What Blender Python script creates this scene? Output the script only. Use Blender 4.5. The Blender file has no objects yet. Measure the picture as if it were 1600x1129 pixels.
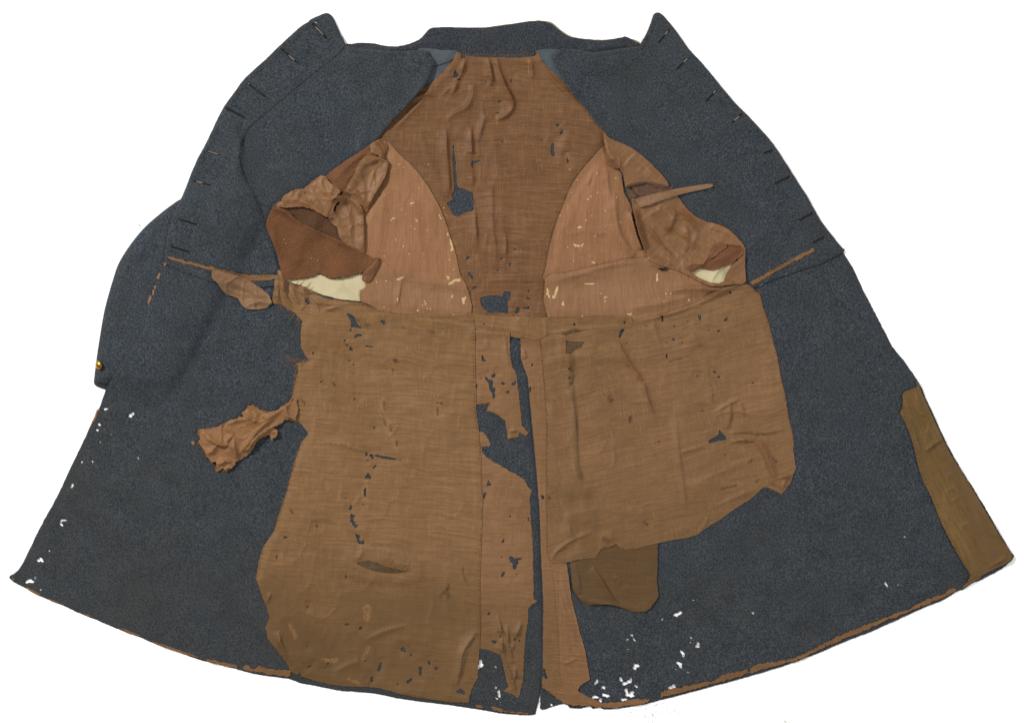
import bpy, math, random
import numpy as np

# ------------------------------------------------------------------ camera, world, lamps
scene = bpy.context.scene
COL = scene.collection
scene.view_settings.view_transform = 'Standard'
scene.view_settings.look = 'None'
scene.view_settings.gamma = 1.0
scene.view_settings.exposure = 0.0

cam_d = bpy.data.cameras.new('camera')
cam = bpy.data.objects.new('camera', cam_d)
COL.objects.link(cam)
cam.location = (0.0, 0.0, 6.0)          # copy stand, looking straight down
cam_d.sensor_width = 36.0
cam_d.lens = 36.0 * 6.0 / 1.6
cam_d.clip_end = 50.0
scene.camera = cam

world = bpy.data.worlds.new('World')
scene.world = world
world.use_nodes = True
bg = world.node_tree.nodes['Background']
bg.inputs[0].default_value = (1.0, 0.99, 0.97, 1)
bg.inputs[1].default_value = 0.42


def area(name, loc, size, power, color=(1, 1, 1)):
    d = bpy.data.lights.new(name, 'AREA')
    d.shape = 'SQUARE'
    d.size = size
    d.energy = power
    d.color = color
    o = bpy.data.objects.new(name, d)
    COL.objects.link(o)
    o.location = loc
    v = -np.array(loc)
    o.rotation_euler = (math.atan2(math.hypot(v[0], v[1]), -v[2]), 0, math.atan2(v[1], v[0]) - math.pi / 2)
    return o


area('copy_lamp', (-3.2, 2.3, 3.2), 0.7, 345, (1.0, 0.97, 0.94))
area('copy_lamp', (3.4, -0.8, 3.4), 1.4, 110, (1.0, 0.97, 0.94))

# ------------------------------------------------------------------ grid and numpy helpers
# the coat is measured in millimetres on the table: u to the right, v down, origin at the upper left of the table area
G = 1.5
U0, V0 = -40.0, -20.0
NX, NY = 1125, 785
UU, VV = np.meshgrid(U0 + G * np.arange(NX), V0 + G * np.arange(NY))
H = np.zeros((NY, NX))                   # height of the cloth stack so far, mm


def to_world(u, v, z):
    return np.stack([(u - 800.0) * 1e-3, (564.5 - v) * 1e-3, z * 1e-3], axis=-1)


def vnoise(x, y, seed):
    """smooth value noise 0..1"""
    r = np.random.RandomState(seed)
    tab = r.rand(256, 256)
    xi = np.floor(x).astype(int)
    yi = np.floor(y).astype(int)
    fx = x - xi
    fy = y - yi
    fx = fx * fx * (3 - 2 * fx)
    fy = fy * fy * (3 - 2 * fy)
    a = tab[yi & 255, xi & 255]
    b = tab[yi & 255, (xi + 1) & 255]
    c = tab[(yi + 1) & 255, xi & 255]
    d = tab[(yi + 1) & 255, (xi + 1) & 255]
    return (a * (1 - fx) + b * fx) * (1 - fy) + (c * (1 - fx) + d * fx) * fy


def fbm(x, y, seed, n=4):
    s, a, t = 0, 1.0, 0
    for k in range(n):
        s = s + a * vnoise(x * 2 ** k + 17 * k, y * 2 ** k + 31 * k, seed + k)
        t += a
        a *= 0.5
    return s / t


def smooth(poly, n=3, closed=True):
    p = np.array(poly, float)
    if n <= 1:
        return p
    m = len(p)
    out = []
    for i in range(m if closed else m - 1):
        if closed:
            a, b, c, d = p[i - 1], p[i], p[(i + 1) % m], p[(i + 2) % m]
        else:
            a, b, c, d = p[max(i - 1, 0)], p[i], p[i + 1], p[min(i + 2, m - 1)]
        for k in range(n):
            t = k / n
            out.append(0.5 * (2 * b + (c - a) * t + (2 * a - 5 * b + 4 * c - d) * t * t + (3 * b - a - 3 * c + d) * t ** 3))
    if not closed:
        out.append(p[-1])
    return np.array(out)


def seg_window(a, b, R):
    i0 = max(int((min(a[0], b[0]) - R - U0) / G), 0)
    i1 = min(int((max(a[0], b[0]) + R - U0) / G) + 2, NX)
    j0 = max(int((min(a[1], b[1]) - R - V0) / G), 0)
    j1 = min(int((max(a[1], b[1]) + R - V0) / G) + 2, NY)
    return slice(j0, j1), slice(i0, i1)


def line_dist(path, R, closed=False):
    """unsigned distance, side sign and path parameter of the nearest point, within R"""
    p = np.array(path, float)
    D = np.full((NY, NX), R, float)
    S = np.zeros((NY, NX))
    T = np.zeros((NY, NX))
    L = np.linalg.norm(np.diff(p, axis=0), axis=1)
    tot = L.sum() + 1e-9
    acc = 0.0
    n = len(p)
    for k in range(n if closed else n - 1):
        a, b = p[k], p[(k + 1) % n]
        sl = seg_window(a, b, R)
        x = UU[sl] - a[0]
        y = VV[sl] - a[1]
        d = b - a
        l2 = d @ d + 1e-12
        t = np.clip((x * d[0] + y * d[1]) / l2, 0, 1)
        dist = np.hypot(x - t * d[0], y - t * d[1])
        m = dist < D[sl]
        D[sl] = np.where(m, dist, D[sl])
        S[sl] = np.where(m, np.sign(x * d[1] - y * d[0]), S[sl])
        T[sl] = np.where(m, (acc + t * math.sqrt(l2)) / tot, T[sl])
        acc += math.sqrt(l2)
    return D, S, T


def sdf(poly, R=16.0):
    """negative inside, clipped at +-R"""
    p = np.array(poly, float)
    D, _, _ = line_dist(p, R, closed=True)
    cnt = np.zeros((NY, NX + 1), int)
    n = len(p)
    for k in range(n):
        a, b = p[k], p[(k + 1) % n]
        if a[1] == b[1]:
            continue
        lo, hi = (a, b) if a[1] < b[1] else (b, a)
        j0 = max(int(math.ceil((lo[1] - V0) / G)), 0)
        j1 = min(int(math.ceil((hi[1] - V0) / G)), NY)
        if j1 <= j0:
            continue
        js = np.arange(j0, j1)
        vs = V0 + G * js
        us = lo[0] + (vs - lo[1]) / (hi[1] - lo[1]) * (hi[0] - lo[0])
        ii = np.clip(np.ceil((us - U0) / G).astype(int), 0, NX)
        np.add.at(cnt, (js, ii), 1)
    inside = (np.cumsum(cnt, axis=1)[:, :NX] & 1) == 1
    return np.where(inside, -D, D)


def fleck_field(holes, seed=0, rag=0.35):
    phi = np.full((NY, NX), 20.0)
    for k, h in enumerate(holes):
        q = -hole(np.full((NY, NX), -20.0), h[0], h[1], h[2], h[3], h[4] if len(h) > 4 else 0.0, seed + k, rag)
        phi = np.minimum(phi, q)
    return phi


def fray(phi, amp, fu, fv, seed, fine=0.5):
    n = fbm(UU * fu, VV * fv, seed, 2) - 0.5
    f = vnoise(UU * 0.5, VV * 0.5, seed + 9) - 0.5
    return phi + (n * 2 * amp + f * 2 * fine) * (np.abs(phi) < 15)


def hole(phi, u, v, ru, rv, ang=0.0, seed=0, rag=0.35):
    """cut a moth hole"""
    if min(ru, rv) < 1.7:
        u = U0 + G * round((u - U0) / G)
        v = V0 + G * round((v - V0) / G)
    ru, rv = max(ru, 1.05), max(rv, 1.05)
    sl = seg_window((u, v), (u, v), max(ru, rv) * 1.8 + 4)
    x = UU[sl] - u
    y = VV[sl] - v
    c, s = math.cos(ang), math.sin(ang)
    a = (x * c + y * s)
    b = (-x * s + y * c)
    th = np.arctan2(b, a)
    w = 1 + rag * (0.6 * np.sin(2 * th + seed * 1.7) + 0.5 * np.sin(3 * th + seed * 2.9) + 0.4 * np.sin(5 * th + seed)) * (0.0 if max(ru, rv) < 2 else 1)
    q = (np.hypot(a / ru, b / rv) - w) * min(ru, rv)
    phi[sl] = np.maximum(phi[sl], -q)
    return phi


def cut(phi, poly, amp=0.6, seed=0):
    q = sdf(poly, 16)
    q = fray(q, amp, 0.2, 0.2, seed, amp * 0.6)
    return np.maximum(phi, -q)


def cuts(phi, holes, seed=0, rag=0.35):
    for k, h in enumerate(holes):
        phi = hole(phi, h[0], h[1], h[2], h[3], h[4] if len(h) > 4 else 0.0, seed + k, rag)
    return phi


def ridge(path, h, wl, wr, n=4):
    """a fold in the cloth: height h, flank widths left and right of the path, fading at both ends"""
    p = smooth(path, n, closed=False)
    R = 3.0 * max(wl, wr)
    D, S, T = line_dist(p, R)
    w = np.where(S < 0, wl, wr)
    taper = np.clip(np.sin(np.pi * np.clip(T, 0, 1)), 0, 1) ** 0.5
    wob = 0.8 + 0.4 * vnoise(UU * 0.06, VV * 0.06, int(abs(path[0][0] * 7 + path[0][1])) % 1000)
    return h * taper * wob * np.exp(-(D / (0.9 * w)) ** 1.4) * (D < R)


def ridges(lst):
    r = np.zeros((NY, NX))
    for a in lst:
        q = ridge(*a) * 1.55
        r = np.maximum(r, q) + 0.35 * np.minimum(r, q)
    return r


def stroke(path, w, soft=2.0, seed=0, breakup=0.5):
    """mask along a path, for stains and for painted fold shade"""
    D, S, T = line_dist(smooth(path, 4, closed=False) if len(path) > 1 else np.array([path[0], (path[0][0] + 0.5, path[0][1])]), w * 3 + soft * 2 + 4)
    n = fbm(UU * 0.12, VV * 0.12, seed + 300, 3)
    e = D + (n - 0.5) * 2 * breakup * w
    return np.clip(1 - (e - w) / soft, 0, 1)


def blur(a, r, it=2):
    for _ in range(it):
        for ax in (0, 1):
            k = 2 * r + 1
            pad = [(0, 0), (0, 0)]
            pad[ax] = (r + 1, r)
            c = np.cumsum(np.pad(a, pad, mode='edge'), axis=ax)
            a = (c[k:] - c[:-k]) / k if ax == 0 else (c[:, k:] - c[:, :-k]) / k
    return a


def dilate(a, r):
    for _ in range(r):
        b = a.copy()
        b[1:] = np.maximum(b[1:], a[:-1])
        b[:-1] = np.maximum(b[:-1], a[1:])
        c = b.copy()
        c[:, 1:] = np.maximum(c[:, 1:], b[:, :-1])
        c[:, :-1] = np.maximum(c[:, :-1], b[:, 1:])
        a = c
    return a


# ------------------------------------------------------------------ object helpers
def empty(name, loc=(0, 0, 0)):
    o = bpy.data.objects.new(name, None)
    COL.objects.link(o)
    o.location = loc
    return o


def link_mesh(name, verts, tris, mat, parent=None, smooth_shade=True, sharp=None, quads=None, mats=None, mat_idx=None):
    me = bpy.data.meshes.new(name)
    if isinstance(tris, np.ndarray):
        nv, nt = len(verts), len(tris)
        me.vertices.add(nv)
        me.vertices.foreach_set('co', np.ascontiguousarray(verts, dtype=np.float32).ravel())
        me.loops.add(nt * 3)
        me.loops.foreach_set('vertex_index', np.ascontiguousarray(tris, dtype=np.int32).ravel())
        me.polygons.add(nt)
        me.polygons.foreach_set('loop_start', np.arange(0, nt * 3, 3, dtype=np.int32))
        me.update(calc_edges=True)
        me.validate()
    else:
        me.from_pydata([tuple(v) for v in verts], [], tris)
        me.update()
    for m in (mats or [mat]):
        me.materials.append(m)
    if mat_idx is not None:
        me.polygons.foreach_set('material_index', np.array(mat_idx, dtype=np.int32))
    if smooth_shade:
        me.polygons.foreach_set('use_smooth', np.ones(len(me.polygons), dtype=bool))
    if sharp:
        me.set_sharp_from_angle(angle=math.radians(sharp))
    o = bpy.data.objects.new(name, me)
    COL.objects.link(o)
    if parent is not None:
        o.parent = parent
    return o


def sheet(name, phi, mat, parent, t=1.0, relief=None, gap=0.25, drape=3, rnd=0.0, solid=False, attrs=None, lift=0.0, hug=False):
    """one piece of cloth lying on whatever was laid down before it"""
    global H
    ins = phi < 0
    js, is_ = np.where(ins)
    if len(js) == 0:
        return None
    j0, j1 = max(js.min() - 2, 0), min(js.max() + 3, NY)
    i0, i1 = max(is_.min() - 2, 0), min(is_.max() + 3, NX)
    pad = 32
    J0, J1, I0, I1 = max(j0 - pad, 0), min(j1 + pad, NY), max(i0 - pad, 0), min(i1 + pad, NX)
    h = H[J0:J1, I0:I1]
    hm = np.where(dilate(ins[J0:J1, I0:I1].astype(float), 2) > 0, h, -1)
    hm = np.maximum(hm, 0) if solid else np.where(hm < 0, np.where(ins[J0:J1, I0:I1].any(), h, h), hm)
    base = np.maximum(blur(dilate(hm, drape), max(drape, 1)), h) if drape > 0 else h
    base = base[j0 - J0:j1 - J0, i0 - I0:i1 - I0]
    sl = (slice(j0, j1), slice(i0, i1))
    p = phi[sl]
    d = np.maximum(-p, 0)
    zb = base + gap + lift
    rel = np.zeros_like(zb) if relief is None else relief[sl]
    if hug:
        rel = rel * (0.12 + 0.88 * np.clip(d / 11, 0, 1) ** 0.8)
        zb = zb - gap * 0.6 * (d < 6)
    if isinstance(t, np.ndarray):
        t = t[sl]
    if rnd > 0:
        q = np.clip(d / rnd, 0, 1)
        prof = np.sqrt(np.clip(1 - (1 - q) ** 2, 0, 1))
        tt = t * (0.25 + 0.75 * prof)
    else:
        tt = np.zeros_like(zb) + t
    zt = zb + tt + rel
    zlow = zb if solid else zt - tt
    zlow = np.maximum(zlow, H[sl] + 0.05)
    zt = np.maximum(zt, zlow + 0.15)
    H[sl] = np.where(p < 0, zt, H[sl])
    # clip the grid triangles against phi = 0
    ny, nx = p.shape
    idx = np.arange(ny * nx).reshape(ny, nx)
    a, b, c, e = idx[:-1, :-1].ravel(), idx[:-1, 1:].ravel(), idx[1:, 1:].ravel(), idx[1:, :-1].ravel()
    alt = ((np.arange(ny - 1)[:, None] + np.arange(nx - 1)[None, :]) & 1).ravel() == 0
    T1 = np.where(alt[:, None], np.stack([a, e, c], 1), np.stack([a, e, b], 1))
    T2 = np.where(alt[:, None], np.stack([a, c, b], 1), np.stack([b, e, c], 1))
    T = np.concatenate([T1, T2])
    pf = p.ravel().copy()
    pf[np.abs(pf) < 1e-3] = 1e-3
    f = pf[T] < 0
    cntv = f.sum(1)
    full = T[cntv == 3]
    N = ny * nx
    ek, et = [], []

    def rot(Tm, fm, want):
        k = np.argmax(fm == want, axis=1)
        r = np.arange(len(Tm))
        return Tm[r, k], Tm[r, (k + 1) % 3], Tm[r, (k + 2) % 3]
    m1 = cntv == 1
    A1, B1, C1 = rot(T[m1], f[m1], True)
    m2 = cntv == 2
    A2, B2, C2 = rot(T[m2], f[m2], False)

    def key(x, y):
        return np.minimum(x, y).astype(np.int64) * N + np.maximum(x, y)
    keys = np.concatenate([key(A1, B1), key(A1, C1), key(A2, B2), key(A2, C2)])
    uk, inv = np.unique(keys, return_inverse=True)
    ea, eb = (uk // N).astype(int), (uk % N).astype(int)
    w = pf[ea] / (pf[ea] - pf[eb])
    n1, n2 = len(A1), len(A2)
    E = inv + N
    e1ab, e1ac, e2ab, e2ac = E[:n1], E[n1:2 * n1], E[2 * n1:2 * n1 + n2], E[2 * n1 + n2:]
    tris = np.concatenate([full, np.stack([A1, e1ab, e1ac], 1), np.stack([e2ab, B2, C2], 1), np.stack([e2ab, C2, e2ac], 1)])
    rim = np.concatenate([np.stack([e1ab, e1ac], 1), np.stack([e2ac, e2ab], 1)])

    def ext(arr):
        g = arr.ravel()
        return np.concatenate([g, g[ea] * (1 - w) + g[eb] * w])
    gu, gv, gt, gb = ext(UU[sl]), ext(VV[sl]), ext(zt), ext(zlow)
    used = np.zeros(len(gu), bool)
    used[tris.ravel()] = True
    remap = -np.ones(len(gu), int)
    remap[used] = np.arange(used.sum())
    tris = remap[tris]
    rim = remap[rim]
    n = used.sum()
    gu, gv, gt, gb = gu[used], gv[used], gt[used], gb[used]
    verts = np.concatenate([to_world(gu, gv, gt), to_world(gu, gv, gb)])
    r0, r1 = rim[:, 0], rim[:, 1]
    side = np.concatenate([np.stack([r0, r0 + n, r1], 1), np.stack([r1, r0 + n, r1 + n], 1)])
    alltris = np.concatenate([tris, tris[:, ::-1] + n, side])
    o = link_mesh(name, verts, alltris, mat, parent, sharp=62)
    for an, arr in (attrs or {}).items():
        av = ext(arr[sl])[used]
        at = o.data.attributes.new(an, 'FLOAT', 'POINT')
        at.data.foreach_set('value', np.concatenate([av, av]).astype(np.float32))
    return o


def top_z(u, v):
    i = int(round((u - U0) / G))
    j = int(round((v - V0) / G))
    return H[min(max(j, 0), NY - 1), min(max(i, 0), NX - 1)]


class Tubes:
    """thin threads joined into one mesh"""
    def __init__(self):
        self.v, self.f = [], []

    def add(self, pts, r, sides=4):
        p = np.array(pts, float)
        if len(p) < 2:
            return
        base = len(self.v)
        n = len(p)
        for k in range(n):
            d = p[min(k + 1, n - 1)] - p[max(k - 1, 0)]
            d = d / (np.linalg.norm(d) + 1e-9)
            up = np.array([0, 0, 1.0])
            s = np.cross(d, up)
            if np.linalg.norm(s) < 1e-3:
                s = np.array([1.0, 0, 0])
            s /= np.linalg.norm(s)
            t = np.cross(s, d)
            rr = r * (0.55 if k in (0, n - 1) else 1.0)
            for q in range(sides):
                a = 2 * math.pi * (q + 0.5) / sides
                w = p[k] + rr * (math.cos(a) * s + math.sin(a) * t)
                self.v.append(((w[0] - 800) * 1e-3, (564.5 - w[1]) * 1e-3, w[2] * 1e-3))
        for k in range(n - 1):
            for q in range(sides):
                a0 = base + k * sides + q
                a1 = base + k * sides + (q + 1) % sides
                self.f.append((a0, a0 + sides, a1 + sides, a1))
        self.f.append(tuple(base + q for q in range(sides)))
        self.f.append(tuple(base + (n - 1) * sides + sides - 1 - q for q in range(sides)))

    def build(self, name, mat, parent):
        o = link_mesh(name, self.v, self.f, mat, parent)
        return o


def resample(path, step):
    p = np.array(path, float)
    L = np.concatenate([[0], np.cumsum(np.linalg.norm(np.diff(p, axis=0), axis=1))])
    s = np.arange(0, L[-1], step)
    return np.stack([np.interp(s, L, p[:, 0]), np.interp(s, L, p[:, 1])], 1)


def stitches(path, length, gapl, r, name, mat, parent, seed=0, slant=0.0, skip=0.12):
    rng = random.Random(seed)
    tb = Tubes()
    p = resample(smooth(path, 6, closed=False), length + gapl)
    for k in range(len(p) - 1):
        if rng.random() < skip:
            continue
        d = (p[k + 1] - p[k])
        d /= np.linalg.norm(d) + 1e-9
        a = slant + rng.uniform(-0.12, 0.12)
        d = np.array([d[0] * math.cos(a) - d[1] * math.sin(a), d[0] * math.sin(a) + d[1] * math.cos(a)])
        q0 = p[k] + np.array([rng.uniform(-.4, .4), rng.uniform(-.4, .4)])
        L = length * rng.uniform(0.8, 1.15)
        pts = []
        for t in (0, 0.5, 1):
            q = q0 + d * L * t
            pts.append((q[0], q[1], top_z(*q) + 0.25 * math.sin(math.pi * t) + 0.1))
        tb.add(pts, r, 4)
    o = tb.build(name, mat, parent)
    o['kind'] = 'stuff'
    return o


def fringe(path, outward, n, lmin, lmax, r, name, mat, parent, seed=0, along=0.5):
    """loose thread ends standing off a torn edge"""
    rng = random.Random(seed)
    tb = Tubes()
    p = np.array(path, float)
    L = np.concatenate([[0], np.cumsum(np.linalg.norm(np.diff(p, axis=0), axis=1))])
    for _ in range(n):
        s = rng.uniform(0, L[-1])
        q = np.array([np.interp(s, L, p[:, 0]), np.interp(s, L, p[:, 1])])
        ang = math.atan2(outward[1], outward[0]) + rng.gauss(0, along)
        cur = rng.gauss(0, 0.25)
        ln = rng.uniform(lmin, lmax)
        pts = []
        q = q - 2.0 * np.array([math.cos(ang), math.sin(ang)])
        for k in range(5):
            pts.append((q[0], q[1], top_z(*q) + 0.35 + 0.3 * rng.random()))
            q = q + ln / 4 * np.array([math.cos(ang), math.sin(ang)])
            ang += cur
        tb.add(pts, r, 3)
    o = tb.build(name, mat, parent)
    o['kind'] = 'stuff'
    return o


# ------------------------------------------------------------------ materials
EXPO = 1.6


def C(r, g, b):
    def f(x):
        x /= 255.0
        return x / 12.92 if x <= 0.04045 else ((x + 0.055) / 1.055) ** 2.4
    return (f(r) / EXPO, f(g) / EXPO, f(b) / EXPO, 1.0)


class NT:
    def __init__(self, name):
        self.m = bpy.data.materials.new(name)
        self.m.use_nodes = True
        self.t = self.m.node_tree
        self.bsdf = self.t.nodes['Principled BSDF']
        self.co = self.n('ShaderNodeTexCoord').outputs['Object']

    def n(self, typ, **kw):
        o = self.t.nodes.new(typ)
        for k, v in kw.items():
            setattr(o, k, v)
        return o

    def link(self, a, b):
        self.t.links.new(a, b)

    def mapping(self, rot=0.0, scale=(1, 1, 1)):
        m = self.n('ShaderNodeMapping')
        r = self.n('ShaderNodeMapping')
        r.inputs['Rotation'].default_value = (0, 0, rot)
        m.inputs['Scale'].default_value = scale
        self.link(self.co, r.inputs[0])
        self.link(r.outputs[0], m.inputs[0])
        return m.outputs[0]

    def noise(self, vec, scale, detail=2.0, rough=0.5):
        o = self.n('ShaderNodeTexNoise')
        o.inputs['Scale'].default_value = scale
        o.inputs['Detail'].default_value = detail
        o.inputs['Roughness'].default_value = rough
        self.link(vec, o.inputs['Vector'])
        return o.outputs['Fac']

    def ramp(self, fac, stops):
        o = self.n('ShaderNodeValToRGB')
        el = o.color_ramp.elements
        while len(el) < len(stops):
            el.new(0.5)
        for e, (p, c) in zip(el, stops):
            e.position = p
            e.color = c if len(c) == 4 else (*c, 1)
        self.link(fac, o.inputs[0])
        return o.outputs[0]

    def mix(self, fac, a, b, mode='MIX'):
        o = self.n('ShaderNodeMix', data_type='RGBA', blend_type=mode)
        for s, x in ((o.inputs[0], fac), (o.inputs[6], a), (o.inputs[7], b)):
            if isinstance(x, (int, float)):
                s.default_value = x
            elif isinstance(x, tuple):
                s.default_value = x
            else:
                self.link(x, s)
        return o.outputs[2]

    def math(self, op, a, b=None, clamp=False):
        o = self.n('ShaderNodeMath', operation=op, use_clamp=clamp)
        for s, x in ((o.inputs[0], a), (o.inputs[1], b)):
            if x is None:
                continue
            if isinstance(x, (int, float)):
                s.default_value = x
            else:
                self.link(x, s)
        return o.outputs[0]

    def attr(self, name):
        return self.n('ShaderNodeAttribute', attribute_name=name).outputs['Fac']

    def bump(self, h, strength, dist):
        o = self.n('ShaderNodeBump')
        o.inputs['Strength'].default_value = strength
        o.inputs['Distance'].default_value = dist
        self.link(h, o.inputs['Height'])
        self.link(o.outputs[0], self.bsdf.inputs['Normal'])

    def done(self, color, rough=0.85, spec=0.15, sheen=0.0, metal=0.0):
        if isinstance(color, tuple):
            self.bsdf.inputs['Base Color'].default_value = color
        else:
            self.link(color, self.bsdf.inputs['Base Color'])
        self.bsdf.inputs['Roughness'].default_value = rough
        self.bsdf.inputs['Specular IOR Level'].default_value = spec
        self.bsdf.inputs['Metallic'].default_value = metal
        if sheen:
            self.bsdf.inputs['Sheen Weight'].default_value = sheen
            self.bsdf.inputs['Sheen Roughness'].default_value = 0.5
        return self.m


def grey(x):
    return (x, x, x, 1)


def wool_mat(name, dark, mid, light, worn):
    k = NT(name)
    v = k.mapping()
    n1 = k.noise(v, 470, 3, 0.7)
    n2 = k.noise(v, 900, 2, 0.7)
    f = k.math('ADD', k.math('MULTIPLY', n1, 0.62), k.math('MULTIPLY', n2, 0.38))
    col = k.ramp(f, [(0.36, dark), (0.5, mid), (0.64, light)])
    hue = k.noise(k.mapping(0.7, (1, 1, 1)), 210, 2, 0.6)
    col = k.mix(0.2, col, k.mix(1.0, col, k.ramp(hue, [(0.36, (0.75, 0.95, 1.35)), (0.5, (1, 1, 1)), (0.64, (1.3, 1.02, 0.72))]), 'MULTIPLY'))
    big = k.noise(v, 7.0, 4, 0.6)
    brown = k.ramp(big, [(0.42, grey(0)), (0.68, grey(1))])
    wornmask = k.math('MULTIPLY', k.math('ADD', k.math('MULTIPLY', brown, 0.7), k.math('MULTIPLY', k.attr('worn'), 1.1)), k.ramp(n1, [(0.35, grey(0.1)), (0.62, grey(0.6))]), clamp=True)
    col = k.mix(wornmask, col, worn)
    tone = k.ramp(k.noise(v, 26.0, 4, 0.6), [(0.3, grey(0.86)), (0.7, grey(1.12))])
    col = k.mix(1.0, col, tone, 'MULTIPLY')
    lint = k.n('ShaderNodeTexVoronoi')
    lint.inputs['Scale'].default_value = 42
    k.link(v, lint.inputs['Vector'])
    dot = k.math('LESS_THAN', lint.outputs['Distance'], 0.018)
    col = k.mix(k.math('MULTIPLY', dot, 0.75), col, C(150, 150, 148))
    k.bump(f, 0.55, 0.0016)
    return k.done(col, 0.95, 0.08, 0.12)


def lining_mat(name, base, dark, alt, ang=0.0, slub=0.5, specks=1.0, shine=0.62, pale=(168, 132, 98)):
    """thin plain-weave cloth: slubby threads both ways, blotches, stains, painted fold shade and specks"""
    k = NT(name)
    wn = k.n('ShaderNodeTexNoise')
    wn.inputs['Scale'].default_value = 11
    wn.inputs['Detail'].default_value = 3
    k.link(k.co, wn.inputs['Vector'])
    va = k.n('ShaderNodeVectorMath', operation='MULTIPLY_ADD')
    k.link(wn.outputs['Color'], va.inputs[0])
    va.inputs[1].default_value = (0.02, 0.02, 0.02)
    k.link(k.co, va.inputs[2])
    k.co = va.outputs[0]
    h = k.noise(k.mapping(ang, (17, 290, 9)), 1.0, 4, 0.66)
    h2 = k.noise(k.mapping(ang, (44, 900, 30)), 1.0, 2, 0.6)
    w = k.noise(k.mapping(ang, (420, 24, 9)), 1.0, 3, 0.6)
    v = k.mapping(ang)
    fine = k.noise(v, 700, 2, 0.6)
    blotch = k.noise(v, 9.0, 6, 0.66)
    col = k.mix(k.ramp(blotch, [(0.38, grey(0)), (0.62, grey(1))]), base, alt)
    col = k.mix(k.math('MULTIPLY', k.ramp(h, [(0.40, grey(1)), (0.58, grey(0))]), slub), col, dark)
    col = k.mix(k.math('MULTIPLY', k.ramp(h2, [(0.52, grey(0)), (0.72, grey(1))]), 0.24), col, C(*pale))
    col = k.mix(k.math('MULTIPLY', k.ramp(w, [(0.54, grey(0)), (0.74, grey(1))]), 0.2), col, C(*pale))
    col = k.mix(1.0, col, k.ramp(fine, [(0.3, grey(0.86)), (0.7, grey(1.13))]), 'MULTIPLY')
    dash = k.noise(k.mapping(ang, (330, 70, 9)), 1.0, 2, 0.5)
    col = k.mix(k.math('MULTIPLY', k.math('MULTIPLY', k.ramp(dash, [(0.58, grey(0)), (0.66, grey(1))]), k.ramp(k.noise(v, 17, 3, 0.6), [(0.45, grey(0)), (0.6, grey(1))])), 0.26 * min(specks, 1)), col, C(168, 124, 74))
    brk = k.ramp(k.noise(v, 240, 3, 0.7), [(0.38, grey(0.1)), (0.62, grey(1))])
    col = k.mix(k.math('MULTIPLY', k.attr('fold_shade_red'), 0.72, clamp=True), col, C(112, 66, 24))  # dark orange shade painted into folds; also tints the redder vent strip
    col = k.mix(k.math('MULTIPLY', k.attr('olive'), 0.8, clamp=True), col, C(98, 70, 32))
    col = k.mix(k.math('MULTIPLY', k.math('MULTIPLY', k.attr('ochre'), brk), 0.62, clamp=True), col, C(158, 116, 66))
    col = k.mix(k.math('MULTIPLY', k.math('MULTIPLY', k.attr('stain'), brk), 0.95, clamp=True), col, C(70, 47, 20))
    if specks:
        vo = k.n('ShaderNodeTexVoronoi')
        vo.inputs['Scale'].default_value = 38
        k.link(v, vo.inputs['Vector'])
        sep = k.n('ShaderNodeSeparateColor')
        k.link(vo.outputs['Color'], sep.inputs[0])
        size = k.math('MULTIPLY', k.math('POWER', sep.outputs[0], 5.0), 0.05)
        dot = k.math('LESS_THAN', vo.outputs['Distance'], size)
        col = k.mix(k.math('MULTIPLY', dot, 0.8 * specks), col, C(58, 42, 30))
        vo2 = k.n('ShaderNodeTexVoronoi')
        vo2.inputs['Scale'].default_value = 95
        k.link(v, vo2.inputs['Vector'])
        sep2 = k.n('ShaderNodeSeparateColor')
        k.link(vo2.outputs['Color'], sep2.inputs[0])
        size2 = k.math('MULTIPLY', k.math('POWER', sep2.outputs[0], 7.0), 0.085)
        col = k.mix(k.math('MULTIPLY', k.math('LESS_THAN', vo2.outputs['Distance'], size2), 0.6 * specks), col, C(66, 46, 30))
    k.bump(k.math('ADD', k.math('ADD', h2, w), k.math('MULTIPLY', fine, 0.7)), 0.35, 0.0009)
    return k.done(col, shine, 0.28, 0.06)


def twill_mat(name, a, b, ang):
    k = NT(name)
    wv = k.n('ShaderNodeTexWave', wave_type='BANDS', bands_direction='Y')
    wv.inputs['Scale'].default_value = 104
    wv.inputs['Distortion'].default_value = 2.6
    wv.inputs['Detail'].default_value = 2
    wv.inputs['Detail Scale'].default_value = 2.0
    k.link(k.mapping(ang), wv.inputs['Vector'])
    v = k.mapping()
    col = k.mix(wv.outputs['Fac'], a, b)
    tone = k.ramp(k.noise(v, 30, 4, 0.6), [(0.3, grey(0.78)), (0.7, grey(1.15))])
    col = k.mix(1.0, col, tone, 'MULTIPLY')
    col = k.mix(1.0, col, k.ramp(k.noise(v, 800, 2), [(0.3, grey(0.8)), (0.7, grey(1.2))]), 'MULTIPLY')
    k.bump(wv.outputs['Fac'], 0.6, 0.0012)
    return k.done(col, 0.85, 0.15, 0.05)


def plain_mat(name, col, var=0.15, rough=0.8, metal=0.0, scale=60, bump=0.0):
    k = NT(name)
    v = k.mapping()
    n = k.noise(v, scale, 4, 0.6)
    c = k.mix(1.0, col, k.ramp(n, [(0.3, grey(1 - var)), (0.7, grey(1 + var))]), 'MULTIPLY')
    if bump:
        k.bump(k.noise(v, 500, 3), bump, 0.001)
    return k.done(c, rough, 0.2 if not metal else 0.5, 0, metal)


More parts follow.
